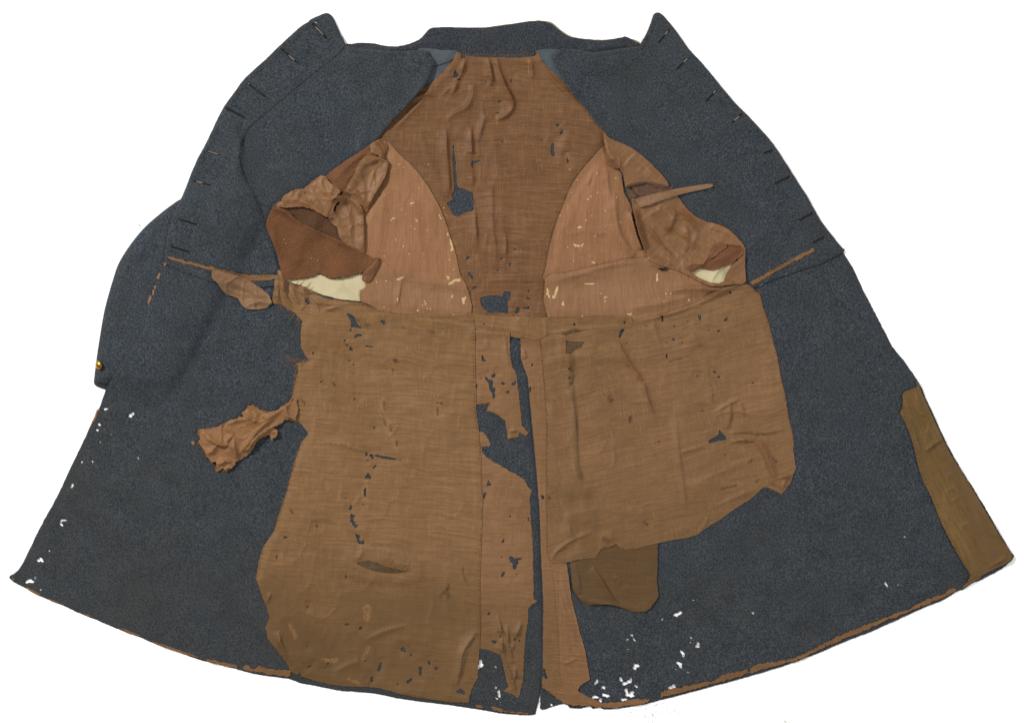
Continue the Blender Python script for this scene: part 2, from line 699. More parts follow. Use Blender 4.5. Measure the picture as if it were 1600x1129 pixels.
M = {}
M['wool'] = wool_mat('blue_grey_wool', C(21, 29, 39), C(53, 61, 69), C(96, 100, 102), C(66, 64, 58))
M['wool_collar'] = wool_mat('collar_wool', C(22, 29, 39), C(51, 58, 67), C(88, 92, 95), C(62, 59, 53))
M['canvas'] = plain_mat('cream_canvas', C(202, 190, 152), 0.07, 0.9, 0, 45, 0.5)
M['interfacing'] = plain_mat('blue_interfacing', C(78, 87, 94), 0.26, 0.9, 0, 60, 0.5)
M['back'] = lining_mat('back_lining_cloth', C(124, 84, 47), C(92, 57, 26), C(110, 72, 34), 0.02, 0.66)
M['side'] = lining_mat('side_lining_cloth', C(152, 107, 71), C(130, 87, 52), C(142, 99, 62), math.radians(93), 0.55, 0.0, 0.66, (184, 140, 102))
M['waist'] = lining_mat('waist_lining_cloth', C(148, 106, 71), C(124, 84, 50), C(138, 98, 62), math.radians(88), 0.5, 0.0, 0.66, (178, 138, 102))
M['skirt_l'] = lining_mat('skirt_lining_cloth', C(138, 101, 61), C(108, 74, 37), C(122, 88, 46), math.radians(4), 0.58)
M['skirt_r'] = lining_mat('skirt_lining_cloth', C(138, 100, 62), C(107, 73, 40), C(122, 88, 49), math.radians(-13), 0.54)
M['vent'] = lining_mat('vent_lining_cloth', C(141, 102, 65), C(113, 76, 43), C(128, 91, 53), 0.0, 0.5)
M['sleeve_lining'] = lining_mat('sleeve_lining_cloth', C(139, 97, 60), C(104, 66, 32), C(124, 86, 50), math.radians(-50), 0.4, 1.0, 0.55)
M['rag'] = lining_mat('tatter_cloth', C(147, 103, 60), C(112, 72, 34), C(134, 94, 54), math.radians(25), 0.4, 1.0)
M['flap'] = lining_mat('waist_flap_cloth', C(140, 106, 74), C(116, 82, 52), C(128, 96, 66), math.radians(-30), 0.4, 0.6)
M['twill'] = twill_mat('twill_lining_cloth', C(94, 59, 34), C(134, 90, 58), math.radians(-32))
M['twill2'] = twill_mat('twill_lining_cloth', C(104, 67, 42), C(130, 88, 60), math.radians(-40))
M['facing'] = lining_mat('facing_cloth', C(118, 88, 38), C(86, 62, 20), C(98, 72, 24), math.radians(64), 0.5, 0.2, 0.6, (140, 104, 58))
M['pocket'] = lining_mat('pocket_cloth', C(102, 73, 34), C(78, 54, 20), C(90, 63, 26), math.radians(3), 0.45, 0.12, 0.6, (120, 92, 54))
M['under'] = lining_mat('under_pocket_cloth', C(84, 61, 31), C(66, 47, 21), C(76, 55, 27), 0, 0.4, 0.2)
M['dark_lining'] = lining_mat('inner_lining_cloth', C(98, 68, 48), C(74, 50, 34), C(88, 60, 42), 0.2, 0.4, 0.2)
M['hem'] = lining_mat('hem_facing_cloth', C(130, 92, 52), C(102, 69, 36), C(118, 82, 44), 0.2, 0.4, 0.3)
M['inner'] = twill_mat('shaded_twill_cloth', C(74, 50, 32), C(102, 72, 48), math.radians(-32))  # twill darkened so its colour carries the shade of the armhole gap
M['gloss'] = lining_mat('seam_patch_cloth', C(120, 75, 38), C(92, 54, 22), C(108, 66, 30), 0.2, 0.3, 0.0)
M['fleck'] = plain_mat('pale_fleck', C(202, 172, 128), 0.15, 0.9, 0, 200)
M['brass'] = plain_mat('worn_brass', C(190, 142, 58), 0.2, 0.32, 1.0, 300)
M['dark_thread'] = plain_mat('dark_thread', C(34, 28, 22), 0.3, 0.8)
M['brown_thread'] = plain_mat('brown_thread', C(88, 58, 36), 0.25, 0.8)
M['ochre_thread'] = plain_mat('ochre_thread', C(146, 110, 76), 0.2, 0.8)
M['pale_thread'] = plain_mat('pale_thread', C(164, 150, 132), 0.2, 0.8)
M['piping'] = plain_mat('cream_piping', C(160, 148, 112), 0.2, 0.85, 0, 90)
M['backdrop'] = plain_mat('white_paper', (0.84, 0.84, 0.84, 1), 0.01, 0.9, 0, 4)
M['grit'] = plain_mat('grey_grit', C(176, 172, 160), 0.3, 0.9, 0, 300)

# ------------------------------------------------------------------ the setting
bd = link_mesh('backdrop', [(-4, -4, 0), (4, -4, 0), (4, 4, 0), (-4, 4, 0)], [(0, 1, 2, 3)], M['backdrop'])
bd['kind'] = 'structure'
bd['label'] = 'plain white paper sheet under the coat'

coat = empty('frock_coat')
coat['label'] = 'dark blue-grey wool frock coat laid open flat, its brown lining torn to tatters'
coat['category'] = 'coat'

UND = 1.7 * fbm(UU / 170, VV / 170, 5, 3) + 0.5 * fbm(UU / 34, VV / 34, 8, 2)     # unevenness of heavy wool laid flat
WORN = np.clip((VV - 560) / 420, 0, 1) * 0.6 + np.clip((330 - UU) / 300, 0, 1) * np.clip((VV - 450) / 300, 0, 1) * 0.25
LIN = 0.9 * fbm(UU / 60, VV / 60, 21, 3) + 1.9 * np.abs(fbm(UU / 26, VV / 60, 33, 3) - 0.5) * 2 * 0.6 + 0.35 * fbm(UU / 14, VV / 14, 37, 2)   # soft rumples of the lining



def crease(scale, seed, amp, power=7):
    a = fbm(UU / scale + 3.1, VV / (scale * 1.2), seed, 2)
    b = vnoise(UU / (scale * 1.6), VV / (scale * 1.6), seed + 5)
    return amp * np.clip(1 - np.abs(a - 0.5) * 3.2, 0, 1) ** power * np.clip(b * 2.2 - 0.5, 0, 1)


LIN = LIN + crease(46, 201, 0.9) + crease(24, 207, 0.5, 5)
# ------------------------------------------------------------------ sleeve (behind the coat, seen on one side)
sleeve_poly = smooth([(285, 310), (270, 319), (249, 335), (228, 353.5), (211.5, 372), (196, 393.5), (184, 415), (176, 439), (169, 463), (162.5, 489),
                      (157, 521), (154, 540), (150.5, 564), (147.5, 590), (147.5, 600), (156, 605.5), (166, 608), (200, 618), (250, 620), (300, 540), (350, 440), (400, 340), (370, 300), (320, 296)], 3)
phi = sdf(sleeve_poly, 60)
d = np.clip(-phi / 58, 0, 1)
rel = 13 * np.sqrt(1 - (1 - d) ** 2)
rel = rel + ridges([([(205, 400), (190, 450), (182, 520)], 1.2, 10, 5), ([(262, 340), (235, 370), (215, 410)], 1.4, 9, 5)]) + 0.6 * UND
rel = np.where((VV > 590), rel * np.clip((612 - VV) / 22, 0.35, 1), rel)
sleeve = sheet('sleeve', phi, M['wool'], coat, t=1.4, relief=rel, gap=0.1, drape=0, solid=True, rnd=3, attrs={'worn': WORN * 0.6})
# cuff mouth: the turned edge and the slit of its opening
cuff = Tubes()
pts = [(150, 597), (157, 597.5), (165, 599.5), (175, 603)]
cuff.add([(u, v, top_z(u, v) + 0.35) for u, v in pts], 0.8, 5)
cuff.build('cuff_opening', M['dark_thread'], sleeve)
band = sdf(smooth([(148, 596.5), (157, 599), (167, 602), (176, 606), (170, 609), (158, 606), (149, 602)], 3), 10)
sheet('cuff_edge', band, M['wool_collar'], sleeve, t=1.0, gap=0.15, drape=0, rnd=2, attrs={'worn': WORN + 0.5})

# ------------------------------------------------------------------ collar and shell
collar_poly = smooth([(541.5, 71), (549, 69), (567, 67), (586, 68.5), (603, 72), (622, 72.5), (640, 68.5), (655, 62), (663, 54), (670, 46.5), (678, 43.3), (705, 42.5), (735, 43.5),
                      (770, 42.5), (800, 38), (830, 33.8), (850, 34), (862, 38), (873, 47), (884, 55), (897, 59.5), (920, 62.5), (945, 63.5), (971, 59), (976, 57), (984, 60), (993, 66), (999, 70),
                      (990, 92), (930, 104), (860, 96), (770, 92), (690, 92), (640, 100), (560, 96)], 2)
# the collar's outer face shows as a thin pale rim along its top edge
rim_poly = smooth([(766, 42), (800, 37.4), (830, 32.8), (850, 32.6), (863, 36), (875, 45.8), (886, 53.8), (898, 58.2), (920, 61.3), (945, 62.3), (968, 59), (985, 60.6), (996, 64), (1000, 72), (960, 74), (900, 70), (860, 55), (800, 46)], 3)
sheet('collar_piping', fray(sdf(rim_poly), 0.5, 0.15, 0.15, 4, 0.4), M['piping'], coat, t=1.2, gap=0.1, drape=0, rnd=1.5)
phi = fray(sdf(collar_poly), 0.35, 0.12, 0.12, 2, 0.35)
rel = UND * 0.5 + ridges([([(560, 77), (610, 79), (645, 74), (670, 62)], 1.6, 6, 3), ([(880, 64), (910, 78), (950, 74), (985, 70)], 1.6, 3, 6),
                          ([(690, 60), (760, 58), (840, 52)], 0.6, 14, 14)])
collar = sheet('collar', phi, M['wool_collar'], coat, t=2.6, relief=rel, gap=0.2, drape=1, rnd=3.5, attrs={'worn': 0.25 + 0 * UU})

back_poly = [(600, 84), (960, 84), (1000, 260), (1120, 430), (1165, 500), (1000, 560), (620, 560), (445, 500), (440, 440), (560, 250)]
coat_back = sheet('coat_back', sdf(back_poly), M['wool'], coat, t=2.0, relief=UND * 0.3, gap=0.1, drape=2, attrs={'worn': 0 * UU})

# skirts, with the moth holes that let the white table through
skirt_left = smooth([(261, 405), (259.5, 413.5), (250, 431), (243.5, 449), (233, 476), (227, 512), (206, 545), (186, 577), (166, 608), (156, 636), (150, 646), (139, 670), (126.5, 697), (100.5, 751),
                     (88, 778), (70, 810), (57, 835), (40, 871), (28, 891), (16, 898.5), (15.5, 903), (22.5, 909.5), (33, 915), (42.5, 919), (64, 931), (98, 945), (119.5, 955), (149, 967), (170, 976),
                     (197, 987), (212.5, 992), (239, 1004), (266, 1013), (300, 1026), (332, 1035), (356, 1041), (388, 1049.5), (406.5, 1054), (452, 1060), (468, 1066), (494, 1071), (529, 1078), (555, 1080),
                     (587, 1083), (619, 1089.5), (659, 1095.5), (699, 1100), (731, 1105), (746, 1107), (773, 1112), (800, 1115.5), (833, 1116), (838, 1108), (846, 1070), (853, 1000), (853, 900), (848, 780), (842, 700),
                     (834, 600), (826, 500), (700, 470), (600, 450), (440, 422), (340, 412)], 2)
white_left = [(113, 758, 2.5, 3.5, .5), (117, 751, 1.2, 1.2), (115, 769, 1, 1), (77, 859.5, 2, 2), (61, 860, 1, 1), (63, 874, 4, 5.5, -.6), (46.5, 907, 5.5, 4.5, .4), (54.5, 902, 2, 2.4),
              (63, 920.6, 2, 1.6), (84, 930, 1, 1), (353, 1006, 1, 1), (381, 1024.5, 1.5, 1.5), (392, 1032, 1, 1), (165, 638.7, 3, 2.6), (205, 648, 3.4, 5, .6), (218.5, 654, 1.3, 1.3),
              (205, 639, 1, 1), (229, 629, 1, 1), (159, 655, 1.2, 1.2), (155, 663, 2.4, 2.6), (152, 671.5, 1.8, 4, -.7), (163, 670, 1.5, 2.4), (161, 679.4, 1.2, 1.2), (172.5, 677.5, 1.3, 2.4, .5),
              (155, 684, 1, 1), (156, 690, 1.9, 1.9), (215.6, 715, 2.2, 2.8), (257.6, 722.7, 1.7, 1.4), (127.4, 721, 1.8, 2.6), (131, 714, 1, 1), (144.6, 720.6, 1.3, 3.6), (154, 723, 1, 1),
              (750.4, 1039, 4.2, 9, .15), (775, 1040, 2.6, 1.8), (771, 1048, 1.5, 1.5), (769.6, 1065.5, 1.2, 3), (774, 1073, 1.9, 2.8, -.5), (779.6, 1082, 2.4, 6), (776, 1090, 2.4, 1.7, .4), (782, 1096, 1.8, 1.8)]
phi = fray(sdf(skirt_left, 18), 0.45, 0.1, 0.1, 11, 0.35)
phi = cuts(phi, [(h[0], h[1], h[2] * 0.86, h[3] * 0.86) + tuple(h[4:]) for h in white_left], 3, 0.55)
cD, _, _ = line_dist([(103, 812), (96, 812), (94.5, 818), (98, 820.5)], 8)
phi = np.maximum(phi, 1.3 - cD)
dd = -sdf(skirt_left, 18)
rel = UND + 0.55 * np.exp(-((dd - 4) / 3.0) ** 2) - 0.45 * np.exp(-((dd - 9) / 1.6) ** 2)
rel = rel + ridges([([(300, 560), (262, 700), (215, 850)], 1.6, 40, 28), ([(360, 780), (340, 900), (350, 1000)], 1.4, 34, 30), ([(395, 560), (380, 640), (372, 700)], 1.0, 22, 20)])
skirt_a = sheet('coat_skirt', phi, M['wool'], coat, t=1.7, relief=rel * np.clip(dd / 15, 0.15, 1), gap=0.1, drape=4, rnd=3, attrs={'worn': WORN})

skirt_right = smooth([(1316, 388), (1318, 394.5), (1332, 418), (1347, 450), (1366, 487), (1383, 520), (1390, 534), (1399, 548), (1412.5, 564), (1426, 583), (1438, 601.5), (1444.5, 617), (1460.5, 652), (1479, 692),
                      (1495, 721), (1512, 750), (1519, 759), (1545.5, 803.5), (1567, 841), (1580, 862), (1584.5, 870), (1572, 883), (1553.5, 895), (1529.5, 906.5), (1519, 911), (1503, 921.5), (1496, 923), (1474, 936.5),
                      (1444.5, 948.5), (1412.5, 963), (1386, 975), (1359.5, 987), (1325, 999.5), (1290, 1015), (1250, 1031), (1217, 1042), (1174, 1055), (1116, 1071), (1063, 1085), (1033.5, 1092.5), (1007, 1099.5),
                      (980, 1104), (962, 1106.5), (942, 1107.5), (938, 1104), (926, 1106.5), (922, 1102), (908, 1106), (890, 1105), (887, 1100.5), (877, 1099.5), (861, 1104), (846, 1108), (843.5, 1097), (845, 1068), (846.5, 1020), (848, 941),
                      (845.5, 890), (842, 795), (838.5, 748), (833.5, 694), (826.5, 620), (823.5, 590), (813, 561), (812.5, 500), (860, 470), (1000, 460), (1100, 440), (1180, 430), (1250, 400)], 2)
white_right = [(1121, 929.5, 1.5, 1.5), (1083, 937.5, 2, 1.6), (1058.6, 959, 6.5, 3.2, -.25), (1035, 967, 2.4, 2.2), (1176, 957, 2.6, 2), (987, 991.5, 2, 3.4, .3), (980, 999, 1.8, 3.2), (991, 999, 1.7, 3, -.5),
               (995, 987, 1, 1), (981.6, 1014, 1.7, 1.7), (1027, 989, 1.3, 1.3), (1036, 990, 1, 1), (1079.6, 996, 1.7, 2.6), (1079, 1003, 1.8, 2.2), (1090, 1007.6, 3.6, 4.4), (1066.6, 1020, 3.2, 5.2, -.3),
               (1062, 1037, 4.8, 4.4, .7), (993.5, 1040, 4.4, 5.6), (1056, 1045, 2.2, 1.6), (1076, 1049, 2.6, 1.6, -.6), (1051, 1072, 5.2, 3.8, -.5), (932, 1065, 2.4, 5.4, .3), (943, 1073, 5, 2.6, -.5), (970, 1061, 2.6, 4.6, .2),
               (979, 1066, 7, 3, -.4), (985, 1063, 2.2, 4.6), (978, 1077, 1.8, 3.4, .4), (993.5, 1071, 2.2, 3.8), (1003, 1065, 1.4, 1.4), (986, 1084, 9, 4.4, .1), (979, 1080, 2.6, 4), (947, 1085.5, 5.6, 3, .2), (929, 1088, 5.4, 3, .3),
               (938, 1093, 3.4, 3), (974, 1092, 5.4, 2.6, -.4), (958, 1077, 1.5, 1.5), (943, 1065, 1.5, 1.5), (927.6, 1041, 1.3, 1.3), (1098.5, 1030, 1.3, 1.3), (1084.7, 1032, 1.2, 1.2), (1080.7, 1038, 1.2, 1.2),
               (1086.5, 984, 1, 1), (1142, 1042.4, 1.2, 1.2), (1229, 1018, 1.3, 1.3), (1224, 1028, 1.2, 1.2), (943, 967, 1, 1), (1397, 816, 1.4, 1.4), (1413.4, 838, 2.2, 1.7), (1384, 912, 2.2, 4, -.4), (1402.5, 913, 1.5, 2.2),
               (1456.5, 910, 1.4, 1.4), (1370, 966, 2, 1.4), (1282, 772.6, 1, 1), (1188, 772, 1.4, 1.4), (1276, 694, 1.3, 1.3), (842.6, 1099, 3, 2), (861.5, 1100, 1.8, 2.8)]
phi = fray(sdf(skirt_right, 18), 0.5, 0.1, 0.1, 12, 0.4)
phi = cuts(phi, [(h[0], h[1], h[2] * 0.86, h[3] * 0.86) + tuple(h[4:]) for h in white_right], 40, 0.55)
dd = -sdf(skirt_right, 18)
rel = UND + 0.55 * np.exp(-((dd - 4) / 3.0) ** 2) - 0.45 * np.exp(-((dd - 9) / 1.6) ** 2)
rel = rel + ridges([([(1290, 520), (1320, 640), (1340, 760)], 1.4, 34, 40), ([(1180, 900), (1260, 930), (1340, 930)], 1.1, 30, 34)])
skirt_b = sheet('coat_skirt', phi, M['wool'], coat, t=1.7, relief=rel * np.clip(dd / 15, 0.15, 1), gap=0.12, drape=3, rnd=3, attrs={'worn': WORN * 0.45})

# ------------------------------------------------------------------ neck interfacing, canvas, body lining
sheet('neck_interfacing', sdf(smooth([(655, 76), (690, 79), (713, 80), (716, 95), (690, 125), (668, 150), (640, 150), (640, 100)], 2)), M['interfacing'], coat, t=0.9, relief=0.4 * LIN, drape=2)
sheet('neck_interfacing', sdf(smooth([(836, 80), (874, 77.5), (900, 90), (905, 140), (885, 140), (862, 118), (848, 100)], 2)), M['interfacing'], coat, t=0.9, relief=0.4 * LIN, drape=2)
tb = Tubes()
tb.add([(u, v, top_z(u, v) + 0.3) for u, v in resample([(676, 106), (690, 101), (703, 97), (709, 92)], 4)], 0.5)
tb.build('seam_ridge', M['dark_thread'], coat)

canvas_l = [(452, 428), (500, 420), (545, 405), (600, 300), (612, 245), (646, 268), (698, 360), (722, 430), (731, 489), (650, 482), (566, 470.5), (534, 468), (507, 461.5), (491, 455.5), (470, 445.5), (449, 440)]
sheet('canvas_interlining', fray(sdf(canvas_l), 0.5, 0.2, 0.2, 60, 0.4), M['canvas'], coat, t=0.8, relief=0.8 * LIN + ridges([([(517, 437), (540, 452), (560, 468)], 1.4, 5, 2)]), drape=2)
canvas_r = [(866, 440), (880, 340), (935, 260), (950, 262), (990, 350), (1010, 395), (1070, 405), (1150, 405), (1146, 420), (1134, 440), (1124, 446), (1060, 462), (980, 486), (866, 486)]
sheet('canvas_interlining', fray(sdf(canvas_r), 0.5, 0.2, 0.2, 61, 0.4), M['canvas'], coat, t=0.8, relief=0.8 * LIN + ridges([([(1128, 416), (1118, 428), (1109, 444)], 1.6, 4, 2)]), drape=2)

back_lin = smooth([(714, 81), (720.5, 85), (731, 88.5), (766, 90), (800, 90.5), (835, 88.5), (841.5, 81), (848, 98), (880, 126), (915, 151), (950, 190), (952, 212), (943, 229), (928, 244), (909.5, 265), (893.5, 288), (880, 319.5),
                   (867, 354), (857.5, 389), (852, 420.5), (851, 445), (854, 496), (850, 531), (836, 533), (812, 528), (795, 524), (770, 522), (739, 521), (735, 494), (732, 452.5), (719, 428.5), (713.5, 402), (704, 370), (695, 343.5), (684, 317),
                   (668, 290), (650, 266), (626, 242.5), (606, 224), (592, 215), (600, 190), (640, 150), (673, 131), (707, 95)], 2)
phi = fray(sdf(back_lin), 0.4, 0.12, 0.12, 70, 0.3)
phi = cut(phi, [(716, 293), (729.5, 297), (739, 302), (740.5, 317), (740, 329), (725.5, 333), (716, 339), (708, 335.5), (703, 325), (697.5, 318), (708, 311.5), (705.5, 306), (710, 296), (707.5, 250), (707, 227), (709.5, 227), (712, 260), (714, 290)], 0.7, 71)
phi = cut(phi, [(749.7, 465), (764, 461), (785.5, 462.5), (788, 456), (799, 454.5), (797.5, 465), (793.5, 472), (794, 490), (783, 488), (764, 489.5), (756, 482), (751, 474)], 0.8, 72)
phi = cuts(phi, [(724, 88, 4, 3.4), (712, 117, 4.2, 4.4, .5), (718, 125, 2, 2), (780.4, 159, 2.5, 2.2), (863, 235, 2.8, 8.5), (886.7, 251, 1.6, 4.5), (871, 196, 2.2, 2.8, .5), (877.4, 207, 2.4, 3.2), (847, 218, 1.3, 1.3), (739, 258, 1.6, 7),
                 (744, 253, 5, 1.8, -.2), (731, 402.5, 4, 2, -.3), (735.5, 430, 2.4, 6, -.5), (783, 404, 1.4, 1.4), (777.5, 423, 1.4, 1.4), (797, 413, 1.4, 2.6), (804.5, 389, 2, 1.6), (784.5, 221, 1.4, 2), (808.7, 484.5, 3.4, 4.6),
                 (824, 481, 6.6, 1.9, -.15), (825, 466, 2.4, 1.8), (825, 454, 1.1, 4), (799, 127, 1.2, 3), (778, 177, 1.3, 1.6), (785, 222, 1.2, 1.6), (741, 449, 4, 1.5, -.4), (770, 134, 1.3, 1.3), (760, 128, 1.2, 1.2)], 80)
phi = cut(phi, [(768, 86.5), (800, 88), (833, 84), (834, 86.5), (812, 91), (780, 90.5)], 0.8, 73)
back_w = [([(728.5, 88), (722, 112), (714, 132), (706, 150)], 4.6, 6, 2.6), ([(762, 88), (767, 110), (771, 140)], 4.2, 7, 2.4), ([(776, 88), (781, 112), (789, 132), (798, 150), (802, 166), (793, 180), (776, 188)], 5.0, 7, 2.6),
          ([(739, 132), (737, 152), (728, 168), (708, 178), (700, 190)], 4.0, 4, 8), ([(697, 200), (699, 239), (702, 275), (703, 310)], 3.6, 7, 2.2), ([(736.5, 198), (737, 239), (740, 290)], 4.0, 7, 2.0),
          ([(742, 325), (744, 355), (746, 386)], 3.0, 6, 2.0), ([(760, 180), (753, 200), (748, 222)], 2.4, 6, 3), ([(770, 285), (771, 350), (778, 415)], 2.4, 9, 3), ([(790, 360), (791, 385), (790, 408)], 2.6, 7, 2),
          ([(829, 92), (832, 108), (833, 122)], 2.6, 4, 2), ([(848, 105), (866, 128), (890, 150), (905, 160)], 2.2, 3, 5), ([(640, 160), (660, 148), (684, 150)], 2.4, 4, 3), ([(690, 150), (700, 140), (712, 133)], 1.8, 4, 2),
          ([(663, 155), (640, 178), (620, 200)], 2.4, 3, 6), ([(770, 210), (785, 320), (784, 430)], 1.4, 14, 9), ([(880, 160), (884, 200), (878, 260)], 1.5, 12, 8), ([(655, 200), (668, 240), (690, 290)], 1.3, 10, 7), ([(760, 440), (800, 436), (848, 440)], 1.4, 6, 5)]
olive = 0 * UU + np.clip((300 - VV) / 500, 0, 0.25)
ochre = stroke([(887, 240), (886, 246)], 2.5, 2, 2) + stroke([(806, 386), (806, 393)], 2.5, 2, 4) * 0.7 + stroke([(776, 182), (777, 192)], 2, 2, 4) * 0.6
stain = stroke([(764, 330), (768, 336)], 2, 2, 9) * 0.6 + stroke([(762, 290), (766, 293)], 3, 2, 6, 1.0) * 0.5
fold_shade_red = sum(stroke([(a[0] + 2, a[1]) for a in w[0]], 1.6, 5, 400 + i, 1.0) * q for i, (w, q) in enumerate([(back_w[0], .9), (back_w[1], .6), (back_w[2], 1.1), (back_w[3], .9), (back_w[4], .7), (back_w[5], .7), (back_w[6], .5), (back_w[8], .4), (back_w[9], .5), (back_w[10], .6), (back_w[14], .6)]))  # fold shade painted just right of each crest
back_lining = sheet('back_lining', phi, M['back'], coat, hug=True, t=0.5, relief=LIN * 1.1 + ridges(back_w), gap=0.3, drape=2, attrs={'fold_shade_red': fold_shade_red, 'olive': olive, 'ochre': ochre, 'stain': stain})

side_l = smooth([(606, 222), (626, 242.5), (650, 266), (668, 290), (684, 317), (695, 343.5), (704, 370), (713.5, 402), (719, 428.5), (732, 456), (700, 452), (650, 446), (600, 430), (566, 400), (562, 330), (585, 290), (596, 250), (600, 228)], 2)
cream_l = [(644, 318, 3, 2), (706.5, 387, 2.4, 9, -.2), (700.5, 434, 4, 2.4, .3), (711, 438.5, 8.5, 3, -.5), (654, 293, 1.6, 1.6), (627, 328, 1.4, 1.4), (652, 345, 1.2, 4, -.4), (619, 374, 1.2, 1.8), (630, 385, 1.6, 1.6), (687, 338, 1.2, 4, -.4), (614, 342, 3.6, 1, -.3),
           (605, 235, 1.3, 1.3), (623, 257, 1.3, 1.3), (631, 262, 1.3, 1.3), (703, 406, 1.4, 1.4), (700, 365, 1.6, 4, -.4), (708, 421, 1.3, 1.3), (640, 397, 1.1, 1.1), (693, 325, 1.2, 1.2), (668, 360, 1.2, 1.2)]
rng = random.Random(11)
cream_l += [(rng.uniform(590, 705), rng.uniform(250, 435), 1, 1) for _ in range(9)]
phi = fray(sdf(side_l), 0.3, 0.1, 0.1, 90, 0.25)
no = {'olive': 0 * UU, 'ochre': 0 * UU, 'stain': 0 * UU}
side_a = sheet('side_lining', phi, M['side'], coat, t=0.5, relief=LIN * 0.9 + ridges([([(600, 290), (596, 340), (590, 395)], 1.6, 12, 8), ([(640, 280), (650, 340), (655, 420)], 1.0, 16, 10)]), drape=2, attrs=no)
side_r = smooth([(945, 226), (928, 244), (909.5, 265), (893.5, 288), (880, 319.5), (867, 354), (857.5, 389), (852, 420.5), (851, 440), (900, 436), (950, 426), (1012, 418), (1010, 400), (1004, 380), (997, 362), (991, 338), (984, 317), (974, 300), (971, 270), (960, 252), (951, 240)], 2)
cream_r = [(905.5, 355, 3, 2.4, -.4), (900.5, 384, 5.4, 2.2, .5), (910, 383, 2, 3, .4), (933.5, 301, 1.6, 1.6), (962, 278, 1.6, 2), (902, 282, 1.4, 2, .4), (924, 337, 1.3, 1.3), (915, 345, 1.4, 1.4), (928, 411, 3, 1.4, .5), (896, 407, 1.4, 1.4),
           (963, 308, 1.2, 1.6), (887, 387, 1.4, 1.4), (919, 312, 1.2, 2.4, .4), (946, 330, 1.2, 1.2), (970, 347, 1.2, 1.2)]
cream_r += [(rng.uniform(872, 985), rng.uniform(262, 425), 1, 1) for _ in range(9)]
phi = fray(sdf(side_r), 0.3, 0.1, 0.1, 91, 0.25)
side_b = sheet('side_lining', phi, M['side'], coat, t=0.5, drape=2, attrs=dict(no, ochre=stroke([(912, 325), (906, 340)], 3.5, 4, 5) * 0.7),
               relief=LIN * 0.9 + ridges([([(960, 300), (962, 340), (972, 375), (992, 400)], 5.0, 12, 7), ([(985, 330), (992, 360), (1002, 390)], 7.5, 8, 3), ([(925, 268), (922, 280), (918, 290)], 2.0, 4, 2),
                                          ([(948, 262), (950, 290), (958, 330)], 2.4, 7, 4), ([(935, 262), (920, 320), (910, 380)], 1.2, 12, 12)]))

waist_l = smooth([(590, 404), (600, 411), (612.5, 420.5), (631, 433), (666, 440), (719, 449.5), (732, 454), (736, 498), (703, 496), (659, 493), (619, 490), (592, 484), (573, 474), (563.5, 470), (563, 454), (572, 449), (571, 430), (575, 412)], 2)
cream_wl = [(627, 434.5, 6, 2, -.4), (724.5, 468.5, 5, 4, -.5), (589, 440.5, 1.4, 1.4), (603.5, 439, 2, 1.6), (621, 468, 1.2, 5), (707, 463, 1.6, 2.4), (653, 485, 2.4, 2, -.5), (665, 475, 1.4, 3), (668, 483, 1.4, 1.4),
                                                           (600, 479, 1.3, 1.3), (708, 492, 1.8, 1.2), (660, 476, 1.2, 1.2), (663, 471, 1.2, 1.6), (672, 482, 1.2, 1.2)]
phi = fray(sdf(waist_l), 0.4, 0.14, 0.14, 95, 0.35)
waist_a = sheet('waist_lining', phi, M['waist'], coat, t=0.5, drape=2, attrs=no, relief=LIN * 0.9 + ridges([([(628, 436), (625, 455), (621, 478)], 2.6, 7, 1.8), ([(600, 412), (631, 434), (680, 443), (728, 453)], 1.6, 4, 6)]))
waist_r = smooth([(852, 434), (883, 426.5), (936, 414.5), (976, 405.5), (1010, 402), (1018, 404), (1027, 412.5), (1040, 414.5), (1064, 408.5), (1078, 411), (1072, 420), (1082, 428.5), (1096, 437), (1110.5, 444), (1124, 445), (1150, 440), (1166, 438),
                  (1170, 446), (1139, 450), (1107, 462), (1086, 475), (1059, 485), (1033, 494), (1006, 499), (980, 503), (930, 500), (900, 499), (856, 500)], 2)
cream_wr = [(855.5, 458, 2.4, 11, -.3), (867.5, 460, 2.6, 9, .3), (1026, 433, 1.9, 7.5, .15), (880, 475, 2, 4, .4), (879, 473, 1.5, 3), (910, 495, 5, 1.4), (984, 491, 3.5, 2.2, -.5), (1076, 469, 1.4, 4), (945, 464, 3, 1.8, .4), (938, 459, 1.5, 1.5),
                                                           (1040, 458, 1.3, 3), (1048, 458, 1.3, 2.4), (946, 470, 2, 1.5), (1037, 470, 1.3, 1.3), (919, 443, 8, 0.8)]
phi = fray(sdf(waist_r), 0.35, 0.12, 0.12, 96, 0.3)
waist_b = sheet('waist_lining', phi, M['waist'], coat, t=0.5, drape=3, attrs=no,
                relief=LIN * 0.9 + ridges([([(856, 442), (900, 430), (960, 414), (1015, 410)], 2.2, 5, 16), ([(1010, 404), (1024, 414), (1042, 420)], 3.0, 4, 4), ([(1040, 455), (1080, 450), (1120, 452), (1150, 446)], 4.5, 8, 4), ([(985, 480), (1030, 474), (1080, 462)], 3.0, 12, 5),
                                           ([(1090, 445), (1110, 452), (1135, 447)], 2.5, 4, 3)]))
for par, holes, sd in ((side_a, cream_l, 90), (side_b, cream_r, 130), (waist_a, cream_wl, 160), (waist_b, cream_wr, 190)):
    fk = sheet('worn_fleck', fleck_field([(h[0], h[1], h[2] * 0.8, h[3] * 0.85) + tuple(h[4:]) for h in holes], sd, 0.7), M['fleck'], par, t=0.12, gap=0.03, drape=0)
    fk['kind'] = 'stuff'
band = [(730, 488), (760, 493), (800, 494), (856, 496), (900, 495), (985, 494), (988, 503), (960, 514), (916, 519), (884, 526), (870, 528), (850, 533), (836, 534), (812, 529), (795, 525), (770, 523), (739, 521)]
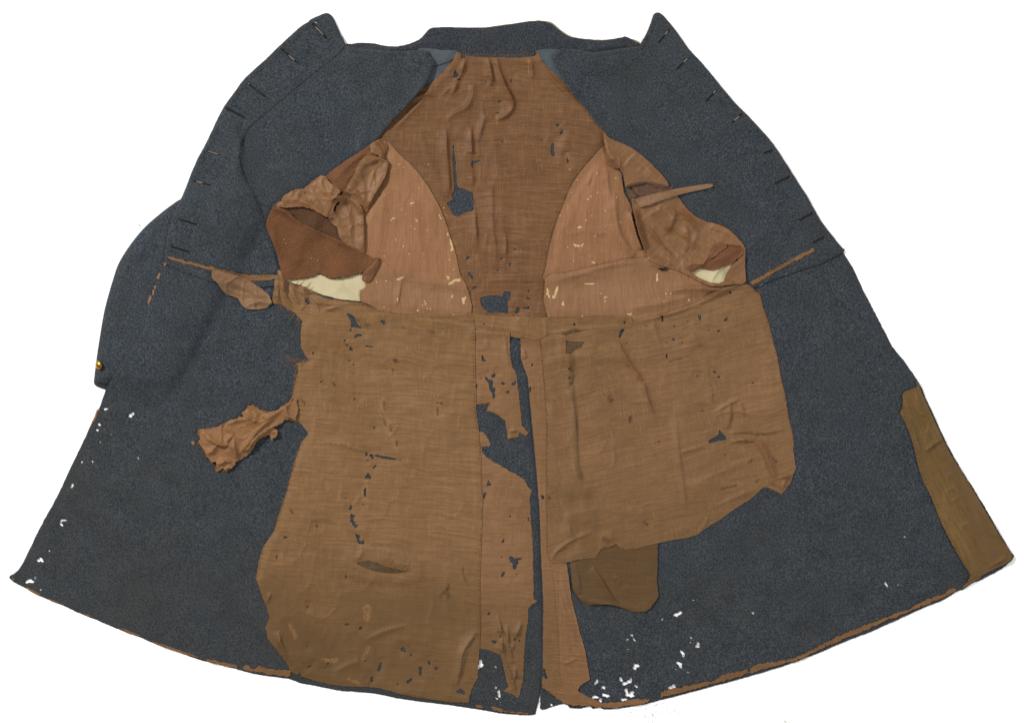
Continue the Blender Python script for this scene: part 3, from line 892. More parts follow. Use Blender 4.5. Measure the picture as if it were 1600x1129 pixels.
sheet('waistband_lining', cuts(fray(sdf(band), 0.4, 0.15, 0.15, 97, 0.35), [(757, 507, 1.3, 1.3), (898, 506, 2.4, 1.6, .3), (835, 494, 1.2, 2.4), (975, 504, 1.6, 1.6)], 205), M['skirt_l'], coat, t=0.5, drape=2,
      attrs=dict(no, ochre=stroke([(892, 500), (900, 506)], 3, 2, 4) * 0.6, stain=stroke([(968, 503), (980, 498)], 1.6, 2, 5, 1.2) * 0.8),
      relief=LIN + ridges([([(736, 508), (790, 513), (850, 528)], 0.8, 3, 3), ([(856, 524), (880, 517), (930, 513), (975, 508)], 0.9, 3, 3), ([(806, 500), (815, 515), (818, 528)], 1.6, 4, 3), ([(850, 497), (852, 514), (853, 530)], 1.4, 2, 4)]))
tb = Tubes()
for k in range(7):
    u0, v0 = 1027 + k * 1.8, 418 + (k % 3) * 1.5
    tb.add([(u0, v0, top_z(u0, v0) + 0.5), (u0 + 3, v0 + 2, top_z(u0, v0) + 1.2), (u0 + 6, v0 + 1, top_z(u0, v0) + 0.5)], 0.9)
tb.build('tufted_knot', M['dark_thread'], waist_b)

# ------------------------------------------------------------------ fronts (turned back over the lining at the neck)
front_l = smooth([(511, 20.5), (517.5, 24), (523, 33), (531, 50.5), (541.5, 71.5), (560, 76), (593, 80), (622, 80.5), (650, 79.5), (668, 79.5), (673, 88), (680.5, 98), (677.5, 106), (673, 120), (659.5, 141), (633, 170), (613, 191), (593, 215), (586, 226), (580, 260),
                  (520, 320), (480, 370), (462, 410), (440, 443), (432, 447), (380, 449), (331, 440), (286, 424.5), (261, 413), (260, 402), (259.5, 393.5), (265, 362), (276.5, 327), (286, 306), (297, 276), (310, 246), (325, 218), (338, 190), (350, 167), (370, 139.5), (383, 122),
                  (412.5, 95.7), (435, 73.5), (439, 70), (466, 45), (482, 34), (485, 31), (500, 24)], 2)
phi = fray(sdf(front_l, 18), 0.3, 0.1, 0.1, 13, 0.25)
dd = -sdf(front_l, 18)
rel = UND * 1.0 + 0.5 * np.exp(-((dd - 4) / 3.0) ** 2) - 0.4 * np.exp(-((dd - 9) / 1.6) ** 2)
rel = rel + ridges([([(352, 186), (366, 204), (376, 230), (374, 258), (380, 290)], 5.0, 18, 6), 
                    ([(520, 90), (590, 110), (630, 150)], 2.2, 40, 30), ([(672, 100), (650, 145), (600, 200)], 3.0, 8, 30), ([(440, 150), (460, 200), (470, 260)], 2.6, 40, 30), ([(330, 300), (350, 350), (360, 400)], 1.6, 30, 26),
                    ([(420, 270), (450, 262), (490, 268)], 1.6, 12, 16)])
wl, _, _ = line_dist([(255, 411), (286, 425), (331, 440), (440, 448)], 40)
front_a = sheet('coat_front', phi, M['wool'], coat, t=1.2 + 1.8 * np.clip(wl / 36, 0, 1), relief=rel, gap=0.15, drape=4, rnd=3.2, attrs={'worn': 0.15 * np.exp(-(dd / 14) ** 2)})

ff = smooth([(511, 21.5), (516.5, 25), (522, 33.5), (530, 51), (540, 71), (520, 92), (470, 132), (420, 174), (391, 199), (382, 214), (376, 234), (377, 262), (397, 304), (420, 360), (436, 420), (432, 426), (388, 428), (334, 418), (286, 407), (262, 400), (261, 393.5), (266.5, 362), (278, 327), (287.5, 306), (298.5, 276.5), (311.5, 246.5),
             (326.5, 218.5), (339.5, 191), (351.5, 168), (371.5, 140.5), (384.5, 123), (414, 97), (436.5, 75), (440.5, 71.5), (467, 46.5), (483, 35.5), (486, 32.5), (500.5, 25.5)], 2)
sheet('front_facing', sdf(ff), M['wool'], front_a, t=0.85, drape=1, gap=0.05, rnd=2.2, attrs={'worn': 0.1 + 0 * UU}, relief=0.5 * np.exp(-((-sdf(ff) - 4) / 3.0) ** 2))
front_r = smooth([(1027, 20), (1020.5, 24), (1016.5, 37), (1010, 52), (1005, 61), (999, 70.5), (993, 73.5), (959.5, 78), (927.5, 83), (906, 79), (890, 77.5), (873, 77.5), (864, 92.5), (869.5, 106), (880, 127.5), (898, 151.5), (917, 173), (930, 191), (945, 208), (950, 225),
                  (975, 280), (1020, 330), (1090, 380), (1140, 420), (1166, 452), (1177.5, 450.5), (1209.5, 437), (1249, 423), (1281, 413), (1305, 401), (1317.5, 393), (1316, 388), (1308, 378.5), (1304, 373), (1281, 343), (1262.5, 309.5), (1247, 285.5), (1231, 260), (1207, 224), (1188, 202),
                  (1164, 176.5), (1148, 161), (1119, 126), (1095, 97), (1076, 77), (1060.5, 54.5), (1044.5, 34.5), (1034, 22.5)], 2)
phi = fray(sdf(front_r, 18), 0.3, 0.1, 0.1, 14, 0.25)
dd = -sdf(front_r, 18)
rel = UND * 1.0 + 0.5 * np.exp(-((dd - 4) / 3.0) ** 2) - 0.4 * np.exp(-((dd - 9) / 1.6) ** 2)
rel = rel + ridges([([(870, 110), (900, 158), (940, 205)], 2.2, 30, 8), ([(1010, 130), (1090, 180), (1170, 240)], 1.5, 50, 40), ([(1080, 300), (1150, 330), (1230, 380)], 1.4, 40, 40), ([(1110, 160), (1150, 200), (1200, 260)], 1.0, 8, 12)])
wl, _, _ = line_dist([(1100, 470), (1177.5, 450.5), (1209.5, 437), (1249, 423), (1281, 413), (1305, 401), (1325, 390)], 40)
front_b = sheet('coat_front', phi, M['wool'], coat, t=1.2 + 1.8 * np.clip(wl / 36, 0, 1), relief=rel, gap=0.15, drape=4, rnd=3.2, attrs={'worn': 0.3 * np.exp(-(dd / 16) ** 2)})

# ------------------------------------------------------------------ skirt linings, vents, pocket bag
vent_up = [(735, 515), (769.5, 516), (796, 518), (797, 553), (800, 571), (807, 585), (809.5, 606), (812.5, 632), (815, 659), (816, 665), (826, 676), (821, 681), (811.5, 675), (810, 684), (803, 682), (794, 686), (791.5, 670.5), (789, 657), (773, 644), (760, 642.5), (762, 636), (765, 629), (742.5, 632), (739, 600)]
phi = fray(sdf(vent_up), 0.7, 0.22, 0.22, 100, 0.6)
phi = cuts(phi, [(755, 561, 2.6, 4, -.3), (743.5, 602, 2.2, 5.4), (771, 587, 2.4, 5, .3), (767, 600, 4, 8, -.3), (771, 613, 2.6, 7, .1), (786, 599, 2.4, 2.8), (803, 599, 2.6, 3.8, .3), (793.5, 612, 3.2, 2.2, .8), (760, 591, 2, 2.4), (752, 591, 1.3, 1.3), (763, 580, 1.3, 1.3)], 210, 0.5)
vent_a = sheet('vent_lining', phi, M['vent'], coat, hug=True, t=0.5, drape=2, attrs=dict(no, ochre=stroke([(797, 530), (799, 570)], 2, 2, 3) * 0.5 + stroke([(762, 590), (768, 610)], 7, 4, 2, 1.2) * 0.4 * (phi < 0)),
               relief=LIN + ridges([([(790, 525), (792, 545), (798, 575), (806, 590)], 3.0, 5, 2), ([(760, 530), (763, 545)], 1.6, 4, 2), ([(795, 674), (808, 672), (822, 678)], 2.6, 3, 2), ([(776, 640), (788, 652), (793, 668)], 2.2, 3, 2)]))
vent_lo = [(740, 662), (746.5, 673), (757, 676), (766, 692), (766, 697), (752, 697), (753, 705), (760, 714), (794, 734), (818, 747.5), (826, 761), (831.5, 765), (827.5, 777), (829, 806), (831.5, 829), (833, 869), (834, 935), (841, 939), (831.5, 943), (825, 951), (826, 964.5),
           (822, 988.5), (819.5, 1015), (818, 1041.5), (817, 1063), (810, 1091), (801, 1083), (786, 1079), (794, 1072), (790, 1055), (782, 1023), (768, 1016), (746, 1011), (743, 960), (744, 850), (745, 760)]
phi = fray(sdf(vent_lo), 0.7, 0.2, 0.2, 101, 0.6)
phi = cuts(phi, [(763.7, 755.5, 2.6, 5.2, .1), (757, 773, 2.2, 4.8), (786, 845, 2.2, 2.6, .6), (803.5, 877, 6, 8.5, .1), (810, 873, 4, 2, -.2), (786, 896, 2, 4, .3), (826, 811, 1.6, 2.4), (772, 1002, 3.4, 2.6), (764, 958, 1.7, 3), (782, 994, 1.3, 1.6), (784, 870, 1.3, 1.3), (797, 806, 1.8, 1.8), (808, 896, 1.3, 1.3),
                 (804, 998, 2, 1.6), (812, 1000, 1.4, 2)], 230, 0.5)
vent_b = sheet('vent_lining', phi, M['vent'], coat, hug=True, t=0.5, drape=2, attrs=dict(no, olive=np.clip((VV - 900) / 160, 0, 0.55) * (0.5 + fbm(UU / 50, VV / 50, 44)), stain=stroke([(803, 1055), (810, 1058)], 3, 2, 8, 1.2) * 0.7),
               relief=LIN + ridges([([(778, 960), (784, 990), (786, 1020), (800, 1060), (808, 1086)], 5.0, 6, 2.5), ([(793, 975), (795, 1005), (803, 1035)], 3.4, 5, 2), ([(816, 970), (806, 995), (800, 1015)], 3.4, 5, 2), ([(760, 714), (794, 735), (818, 748), (828, 764)], 1.8, 3, 2), ([(805, 1040), (806, 1052), (800, 1066)], 3.0, 3, 2)]))
vent_r = np.array([(813, 528), (836, 532), (860, 526), (866, 620), (868, 780), (880, 870), (885.5, 880), (893, 935), (906, 986), (914, 1015), (920.5, 1052), (921, 1060), (906, 1070), (902, 1079), (919, 1087), (940, 1097), (965, 1096), (983, 1092.5), (994, 1091), (1017, 1092), (1006, 1098.5),
                 (980, 1101), (958, 1105), (940, 1104), (920, 1101), (898, 1102), (880, 1097), (872, 1092), (857, 1080), (847, 1073), (848, 1050), (848.5, 1000), (849, 941), (846.5, 890), (843, 795), (839.5, 748), (834.5, 694), (827.5, 620), (824.5, 590), (814, 561)], float)
phi = fray(sdf(vent_r), 0.4 + 0.9 * (VV > 1050), 0.2, 0.2, 102, 0.4 + 0.6 * (VV > 1050))
phi = cuts(phi, [(850, 1049, 3, 8, -.5), (847, 980, 1.6, 6), (848, 776, 2, 4.5), (832, 570, 1.3, 2.4), (829, 608, 1.6, 3.4)], 250, 0.4)
vent_c = sheet('vent_lining', phi, M['vent'], coat, t=0.5, drape=2, attrs=dict(no, olive=np.clip((VV - 860) / 200, 0, 0.4) * (UU < 874), fold_shade_red=0.2 * np.clip((VV - 880) / 60, 0, 1) * (UU > 876)),  # redness right of the seam is the strip's own colour
               relief=LIN * 0.9 + ridges([([(872, 915), (882, 950), (895, 985), (902, 1020)], 3.0, 5, 2.5), ([(877, 985), (890, 1008), (902, 1026)], 2.0, 4, 2), ([(880, 1036), (893, 1031), (903, 1026)], 2.0, 3, 2), ([(818, 545), (822, 560)], 2.4, 4, 2), ([(878, 890), (884, 930), (898, 985), (912, 1040)], 1.6, 7, 3)]))

pocket = smooth([(889, 800), (889, 860), (890, 878), (892.5, 895.5), (895, 919), (903, 932.5), (919, 944.5), (948, 943), (969.5, 948.5), (988, 955), (1009.5, 954), (1020, 943), (1029, 930), (1026, 908.5), (1027.5, 882), (1027.5, 830), (1020, 800)], 2)
pb = sheet('pocket_bag', fray(sdf(pocket), 0.3, 0.2, 0.2, 110, 0.3), M['pocket'], coat, t=1.0, drape=2, rnd=2, attrs=dict(no, stain=stroke([(960, 900), (966, 897), (971, 905), (969, 914), (963, 916), (960, 906)], 0.9, 1.2, 3, 0.4) * 0.45 + stroke([(968, 920), (972, 923)], 1, 1, 4) * 0.3),
           relief=1.2 * LIN + 1.5 * ridges([([(926, 885), (940, 905), (955, 930), (968, 946)], 2.6, 9, 2), ([(903, 930), (930, 941), (965, 945), (1000, 953)], 1.2, 3, 3), ([(898, 880), (904, 905), (908, 928)], 1.6, 5, 3), ([(960, 905), (966, 900), (969, 912)], 0.8, 3, 3)]))
under = sheet('pocket_bag', sdf(smooth([(545, 860), (600, 858), (650, 872), (655, 905), (600, 908), (548, 896)], 2)), M['under'], coat, t=0.6, drape=2, relief=LIN, attrs=no)
under2 = sheet('pocket_bag', sdf(smooth([(875, 522), (925, 524), (925, 600), (905, 620), (885, 610)], 2)), M['under'], coat, t=0.6, drape=2, relief=LIN * 0.6, attrs=no)

skirt_lin_l = [(437, 423), (446, 430), (449, 440), (462, 446), (475.5, 447.5), (491, 457), (507, 463.5), (534, 470), (566, 473), (592, 484), (619, 489), (659, 491), (700, 493), (725, 494), (739, 498), (742, 512), (743, 593), (744, 640), (748, 673), (752, 720), (754, 780), (753, 829), (750, 900), (751, 960),
               (749.5, 1012), (747, 1041.5), (747, 1058), (739, 1071), (733.5, 1087), (733, 1097), (704, 1096), (672, 1091.5), (646, 1088), (619, 1081.5), (592.5, 1074), (566, 1072), (539.5, 1071.5), (513, 1068), (491.5, 1062.5), (468, 1055), (453, 1048), (452, 1041.5), (442.5, 1027), (430.5, 1012),
               (418.5, 996.5), (414.5, 979), (421, 964.5), (417, 948.5), (406.5, 922), (400, 902), (405, 875), (412, 852.5), (428, 830), (437, 801), (448, 769), (456, 737), (465, 708), (472, 689), (482, 678.5), (480, 673), (470, 661), (450.5, 656), (444, 645), (446.5, 629), (451.5, 629), (457, 618), (461, 597), (466, 581),
               (465, 568), (483, 563), (477, 555), (470, 541), (470, 520), (473, 501.5), (459.5, 488), (438, 475), (425, 474), (430, 437)]
phi = fray(sdf(skirt_lin_l), 0.55, 0.12, 0.35, 120, 0.55)
phi = cut(phi, [(540.5, 488), (549, 491), (555, 496), (558, 504), (562, 510), (572, 513), (556, 512), (548.5, 511), (549, 502)], 0.5, 121)
phi = cut(phi, [(555.5, 879), (576.5, 874.5), (590, 879), (603, 884.5), (638, 892), (619, 895), (600, 894), (587, 892), (570, 886)], 0.4, 122)
phi = cut(phi, [(582, 710.5), (590, 710), (612, 714.5), (629, 718.5), (610, 717.5), (592, 715)], 0.3, 123)
phi = cut(phi, [(494, 456), (506, 461.5), (520, 466.5), (522, 468.5), (506, 465), (496, 460)], 0.3, 124)
phi = cuts(phi, [(599, 503, 3.4, 3.6), (559, 524, 4.6, 2.6, -.2), (548.5, 516, 1.6, 2.2), (548.5, 545, 3.2, 2.6), (542, 540, 3, 1.2, .4), (539.5, 532, 1.6, 2.2), (489, 552, 2.6, 1.6, -.6), (480.7, 470.4, 3.8, 4.2), (575, 541, 5.6, 1.1, .1), (554.6, 624, 1.3, 2), (572.7, 709, 3, 2.6), (580.7, 712, 2.6, 4), (575.3, 744, 3.6, 5.6, .4),
                 (585, 728, 1.6, 3.4, .5), (570.6, 769.5, 2, 6, .05), (568, 787, 1.3, 2), (548, 793, 2.4, 4.2), (550.5, 808, 3.4, 5.5), (554, 819, 3.2, 5.5, -.4), (559.4, 838, 2.6, 9, -.15), (565.5, 847, 4, 3, .3), (585, 668, 1.9, 1.9), (496, 822, 2, 1.5), (446, 839, 2.4, 2.2), (433, 870, 1.5, 3), (541, 900.4, 1.8, 2.2), (540, 778, 1.3, 1.3),
                 (542, 974, 3, 1.6), (563.4, 980.5, 2.6, 2.2), (630, 1014, 4.4, 3), (643, 1022, 1.5, 1.5), (571, 1032, 2, 1.3), (657, 1045.6, 2.6, 5.8), (670.5, 1034.5, 2, 3), (681.7, 1043, 2.2, 3.4), (639, 1063, 2.4, 5.4, .7), (594, 1041.6, 2.2, 5.6, .3), (581, 1060, 1.9, 4.6, .2), (720, 1079, 5, 4.2, .4), (481, 947, 1.6, 2), (468, 1052, 3, 1.6, -.4),
                 (484, 1041, 3, 1.4, -.6), (513, 1036, 2, 2.4), (546, 564, 1.2, 1.2), (552, 570, 1.3, 1.3), (501, 597, 1.5, 1.5), (538, 916, 1.2, 1.2), (622, 1067, 1.6, 1.2), (603, 577, 1.1, 1.1), (545, 563, 1.2, 1.6), (575, 720, 1.2, 1.2), (481, 1009, 1.2, 1.2), (553, 583, 1.2, 1.2), (504, 595, 1.1, 1.6)], 270, 0.45)
olive = 1.35 * np.clip((VV - 830) / 260, 0, 0.6) * (0.35 + fbm(UU / 60, VV / 60, 45, 3)) + stroke([(560, 930), (620, 938), (690, 946)], 8, 46, 6) * 0.32 + stroke([(430, 930), (470, 1010)], 20, 40, 7) * 0.5 + 0.3 * np.clip((VV - 960) / 80, 0, 1) * np.clip((680 - UU) / 120, 0, 1)
ochre = sum(stroke(p, w, 2.5, s, 1.0) for p, w, s in [([(599, 625), (598, 645)], 3, 1), ([(603, 655), (607, 672)], 4, 2), ([(684, 628), (684, 650)], 3, 3), ([(612, 680), (620, 700)], 3, 4), ([(570, 760), (566, 790)], 3.4, 5), ([(576, 1010), (568, 1030)], 1.8, 7), ([(455, 975), (462, 995)], 2, 8), ([(575, 950), (572, 965)], 4, 9), ([(505, 1030), (525, 1030)], 2, 10), ([(545, 1060), (560, 1066)], 2, 12), ([(510, 757), (512, 762)], 2.6, 13), ([(532, 770), (530, 778)], 3, 14)])
stain = sum(stroke(p, w, 1.2, s, 0.8) for p, w, s in [([(600, 628), (601, 640)], 1.6, 1), ([(599, 653), (603, 664)], 1.3, 2), ([(611, 666), (611, 672)], 2, 3), ([(620, 690), (620, 695)], 1.6, 4), ([(683, 629), (690, 630)], 1.4, 5), ([(684, 636), (684, 648)], 1.6, 5), ([(688, 931), (698, 920)], 1.5, 6), ([(699, 926), (701, 932)], 2.2, 7), ([(701, 914), (700, 920)], 1.2, 8),
                                                           ([(723, 887), (725, 900), (729, 908)], 1.0, 9), ([(672, 517), (675, 519)], 2.6, 10), ([(630, 512), (631, 513)], 2, 11), ([(617, 562), (620, 566)], 2.6, 12), ([(614, 577), (614, 578)], 1.6, 13), ([(521, 598), (523, 602)], 1.8, 14), ([(455, 797), (457, 799)], 1.8, 15), ([(470, 622), (477, 631)], 1, 16), ([(596, 645), (598, 647)], 1, 16), ([(507, 1042), (516, 1038)], 1.2, 17), ([(590, 1044), (596, 1036)], 1.2, 18), ([(575, 1068), (583, 1055)], 1.2, 19)])
rel = LIN * 1.1 + ridges([([(400, 902), (406, 922), (416, 945)], 3.0, 5, 8), ([(424, 924), (420, 935), (414, 943)], 2.4, 4, 2), ([(436, 985), (440, 1003), (446, 1015), (447, 1035)], 3.0, 8, 2), ([(747, 985), (735, 1000), (724, 1018), (720, 1040), (714, 1070)], 4.0, 7, 2.4), ([(736, 1010), (728, 1020), (722, 1050)], 2.2, 6, 2),
                          ([(572, 712), (600, 713), (628, 718)], 2.6, 3, 2), ([(500, 688), (540, 695), (575, 707)], 1.6, 6, 2.2), ([(580, 722), (575, 742), (571, 765), (552, 790)], 1.8, 4, 5), ([(448, 640), (449, 650), (460, 655)], 2.6, 4, 4), ([(560, 848), (566, 862), (556, 878)], 1.8, 4, 3),
                          ([(470, 448), (478, 465), (472, 485)], 3.4, 5, 3), ([(455, 447), (465, 470), (485, 480)], 3.6, 4, 3), ([(442, 440), (446, 460), (458, 482)], 4.0, 4, 3), ([(432, 440), (433, 458), (436, 474)], 4.0, 4, 3), ([(490, 470), (510, 474), (540, 474)], 2.6, 3, 4), ([(505, 486), (530, 478), (545, 474)], 2.4, 3, 3),
                          ([(580, 490), (640, 496), (735, 510)], 1.4, 8, 4), ([(640, 860), (640, 960), (630, 1040)], 1.1, 30, 24), ([(500, 720), (490, 850), (480, 980)], 1.2, 26, 30), ([(690, 560), (700, 700), (700, 830)], 1.0, 22, 22), ([(570, 1000), (600, 985), (640, 975)], 2.0, 6, 4), ([(520, 1050), (550, 1035), (580, 1030)], 1.6, 8, 5), ([(600, 1075), (660, 1087), (730, 1096)], 1.0, 3, 3)])
lin_a = sheet('skirt_lining', phi, M['skirt_l'], coat, hug=True, t=0.5, drape=2, relief=rel, attrs={'olive': olive, 'ochre': ochre, 'stain': stain})

skirt_lin_r = [(845, 531), (857, 524), (876, 521), (884, 525), (890, 522), (916, 516), (963.5, 511), (982, 503), (1006, 497), (1033, 491), (1059.5, 482), (1086, 473), (1107, 459.5), (1139, 447), (1163, 443), (1171, 446), (1187, 460), (1192, 480), (1201.5, 506), (1208, 533), (1215, 559.5), (1219, 586), (1227, 618), (1232, 652.5), (1237, 672), (1240, 690),
               (1239, 702), (1243.5, 731), (1238.5, 742), (1234.5, 755.5), (1221, 772), (1205, 763.5), (1193, 759.5), (1176, 777), (1149, 794), (1125.5, 811), (1101.5, 826), (1091, 834), (1077.5, 839), (1056, 842), (1027, 848), (992.5, 856.5), (979, 858), (969.5, 855), (962, 848.5), (954, 854), (940, 857), (936.5, 861), (930, 870.5),
               (911, 872.5), (887, 877.5), (861, 878.5), (858, 872.5), (855, 859), (854, 753), (854.5, 659), (852, 619), (848, 566)]
phi = fray(sdf(skirt_lin_r), 0.55, 0.12, 0.3, 130, 0.5)
phi = cut(phi, [(1107, 688), (1122.5, 678.5), (1124, 671), (1128, 676), (1133.5, 681), (1134.5, 686.5), (1120, 689), (1108, 693)], 0.5, 131)
phi = cut(phi, [(884, 531.5), (892, 534), (905, 533), (913, 534), (908, 543), (897, 547), (892, 553), (884, 552)], 0.5, 132)
phi = cuts(phi, [(970.4, 519.5, 2.6, 6.5, .3), (1034.7, 498, 1.8, 4.4), (1093, 495.5, 2.2, 4.8, .2), (1134, 499.5, 2, 4, .5), (1123, 517, 2.8, 1.5), (1054, 510, 2, 1.5), (1052, 530, 1.8, 2.8, .3), (1065, 535, 1.4, 1.4), (1041, 555.5, 1.4, 3), (1041, 535, 1.2, 1.2), (1116.5, 581, 2.4, 1.8, .6), (1123, 589, 2, 2), (1141, 457, 2.6, 1.6), (1003.5, 594, 1.4, 1.4), (1097, 641, 1.3, 2),
                 (978, 470 + 67, 1.2, 1.2), (1075, 502, 1.4, 1.2), (1090, 588, 1.8, 1.2), (1176, 598, 2, 1.2), (890.5, 590, 2.4, 1.6), (892, 577, 4.5, 3, .3), (892, 600, 1.4, 3), (1010, 509, 1.2, 1.4), (1133, 711, 1.2, 1.2), (1011, 818, 1.4, 1.6), (1029, 690, 1.3, 1.6), (1107, 516, 1.2, 1.2)], 320, 0.45)
olive = (stroke([(893, 540), (894, 580), (893, 610), (899, 640), (899, 690), (901, 720), (908, 745)], 2.6, 4, 61) * 0.9 + stroke([(899, 745), (896, 790), (897, 830)], 4, 10, 62, 1.2) * 0.5 + stroke([(915, 750), (924, 800), (918, 865)], 6, 12, 63, 1.2) * 0.55 + stroke([(886, 775), (920, 772)], 3, 8, 64) * 0.5
         + np.clip((VV - 690) / 400, 0, 0.3) + stroke([(893, 562), (897, 576), (892, 590)], 5, 3, 66, 1.2) * 0.6)
ochre = stroke([(1120, 640), (1150, 625)], 2, 4, 71) * 0.5 + stroke([(856, 635), (858, 650)], 3, 3, 72) * 0.5 + stroke([(938, 543), (946, 546)], 3, 2, 73) * 0.6
stain = sum(stroke(p, w, 1.2, s, 0.7) for p, w, s in [([(953, 620), (954, 625)], 3.2, 1), ([(985.5, 652), (986, 657)], 1.8, 2), ([(986, 650), (984, 659)], 1.2, 2), ([(980, 571), (983, 574)], 1.4, 3), ([(857, 773), (859, 778)], 1.6, 4), ([(945, 841), (949, 846)], 3.4, 5), ([(1170, 722), (1174, 719)], 1.4, 6), ([(1181, 752), (1185, 749)], 1.2, 7), ([(1126, 764), (1150, 758)], 0.9, 8), ([(1007, 815), (1010, 819)], 1.5, 9),
                                                           ([(1045, 565), (1066, 559), (1074, 556)], 0.8, 10), ([(1113, 625), (1114, 616)], 0.8, 11), ([(896, 585), (893, 600)], 1.2, 12), ([(1208, 717), (1212, 720)], 1.8, 13)])
rel = LIN * 1.0 + ridges([([(966, 530), (972, 548), (986, 572), (1004, 595), (1009, 615), (1016, 636), (1026, 660)], 3.4, 14, 4), ([(892, 548), (894, 610), (899, 660), (902, 720), (910, 760)], 2.2, 6, 3), ([(1118, 643), (1136, 632), (1156, 622)], 2.6, 3, 4), ([(1140, 628), (1141, 648), (1137, 670)], 3.0, 7, 3), ([(1156, 627), (1160, 638), (1164, 650)], 2.4, 3, 3),
                          ([(1138, 676), (1165, 674), (1190, 676), (1225, 670)], 2.6, 3, 3), ([(1140, 690), (1165, 687), (1182, 689)], 3.4, 3, 4), ([(1180, 687), (1192, 702), (1200, 722), (1208, 746), (1206, 758)], 5.0, 6, 10), ([(1214, 746), (1226, 745), (1240, 740)], 3.6, 3, 3), ([(1060, 706), (1085, 700), (1107, 692)], 2.0, 4, 2), ([(1055, 640), (1060, 700), (1068, 760), (1074, 805)], 1.9, 6, 3),
                          ([(1075, 760), (1120, 740), (1165, 720), (1190, 712)], 1.5, 8, 6), ([(1090, 835), (1100, 822), (1106, 806)], 2.4, 5, 3), ([(1120, 790), (1150, 775), (1190, 762)], 1.8, 5, 4), ([(985, 503), (1040, 492), (1090, 475), (1140, 452)], 3.2, 3, 7), ([(870, 860), (888, 846), (905, 838), (925, 830)], 2.6, 4, 3), ([(862, 876), (868, 862), (884, 850)], 2.0, 3, 3),
                          ([(889, 820), (892, 835), (900, 842)], 2.0, 4, 3), ([(956, 690), (960, 712), (957, 735)], 1.6, 6, 3), ([(932, 860), (945, 852), (968, 852)], 2.0, 4, 3), ([(1020, 500), (1028, 530), (1034, 545)], 1.4, 5, 3), ([(1080, 520), (1090, 532), (1096, 540)], 1.6, 5, 3), ([(1100, 560), (1108, 600), (1112, 640)], 1.2, 12, 6), ([(1190, 500), (1200, 560), (1212, 640)], 1.2, 14, 8), ([(930, 560), (940, 660), (950, 760)], 1.2, 24, 20), ([(1150, 640), (1190, 648), (1228, 640)], 1.3, 6, 4),
                          ([(1110, 645), (1190, 640), (1230, 632)], 1.2, 5, 4), ([(860, 560), (905, 555), (960, 560)], 1.2, 8, 5), ([(1238, 742), (1228, 748), (1222, 768)], 2.4, 4, 3)])
fold_shade_red = (stroke([(968, 534), (974, 548), (988, 572), (1006, 596), (1010, 615), (1017, 636)], 2.2, 6, 431, 1.2) * 0.9 + stroke([(1183, 690), (1196, 706), (1204, 724), (1209, 745)], 5, 5, 432) * 0.9 + stroke([(1142, 630), (1141, 648), (1138, 668)], 2.6, 3, 433) * 0.8 + stroke([(1157, 628), (1163, 645)], 1.6, 2, 434) * 0.7 + stroke([(1168, 652), (1166, 664)], 3, 4, 435) * 0.5  # dark orange painted along these folds as their shade
        + stroke([(1226, 746), (1234, 748), (1226, 764)], 4, 4, 436) * 0.7 + stroke([(1057, 690), (1066, 740), (1072, 790)], 0.8, 2, 437) * 0.6 + stroke([(1024, 500), (1030, 530)], 1.4, 4, 438) * 0.4)
lin_b = sheet('skirt_lining', phi, M['skirt_r'], coat, hug=True, t=0.5, drape=2, relief=rel, attrs={'fold_shade_red': 0.55 * fold_shade_red, 'olive': 0.75 * olive, 'ochre': ochre, 'stain': stain})

# ------------------------------------------------------------------ skirt facing and remains of hem facing
facing = smooth([(1427.5, 587), (1432.5, 603), (1418, 609.5), (1410, 615), (1410, 636), (1405, 645), (1410, 652), (1420.5, 676), (1428, 701), (1434, 726.5), (1443, 753), (1455, 777), (1468.5, 811.5), (1487, 849), (1505.5, 881), (1516, 898), (1511, 908), (1532, 899), (1553.5, 888.5), (1572, 879), (1581.5, 868.5),
                 (1564, 841), (1542.5, 803.5), (1516, 759), (1492, 721), (1476, 692), (1457.5, 652), (1441.5, 617), (1435, 601.5)], 2)
fa = sheet('skirt_facing', fray(sdf(facing), 0.35, 0.2, 0.2, 140, 0.35), M['facing'], coat, t=0.7, drape=2, attrs=dict(no, olive=(stroke([(1500, 740), (1530, 820), (1560, 870)], 14, 22, 81, 0.8) * 0.6 + stroke([(1440, 620), (1448, 645)], 4, 8, 82) * 0.4)),
           relief=LIN * 2.0 + 1.5 * ridges([([(1418, 640), (1432, 690), (1445, 730)], 1.6, 5, 5), ([(1446, 705), (1460, 692), (1475, 684)], 2.2, 4, 4), ([(1432, 612), (1436, 632), (1446, 650)], 1.6, 4, 5), ([(1480, 720), (1496, 770), (1520, 830), (1540, 880)], 2.0, 12, 8), ([(1545, 885), (1560, 877), (1572, 870)], 1.6, 3, 3), ([(1470, 780), (1500, 850), (1525, 895)], 1.3, 9, 9)]))
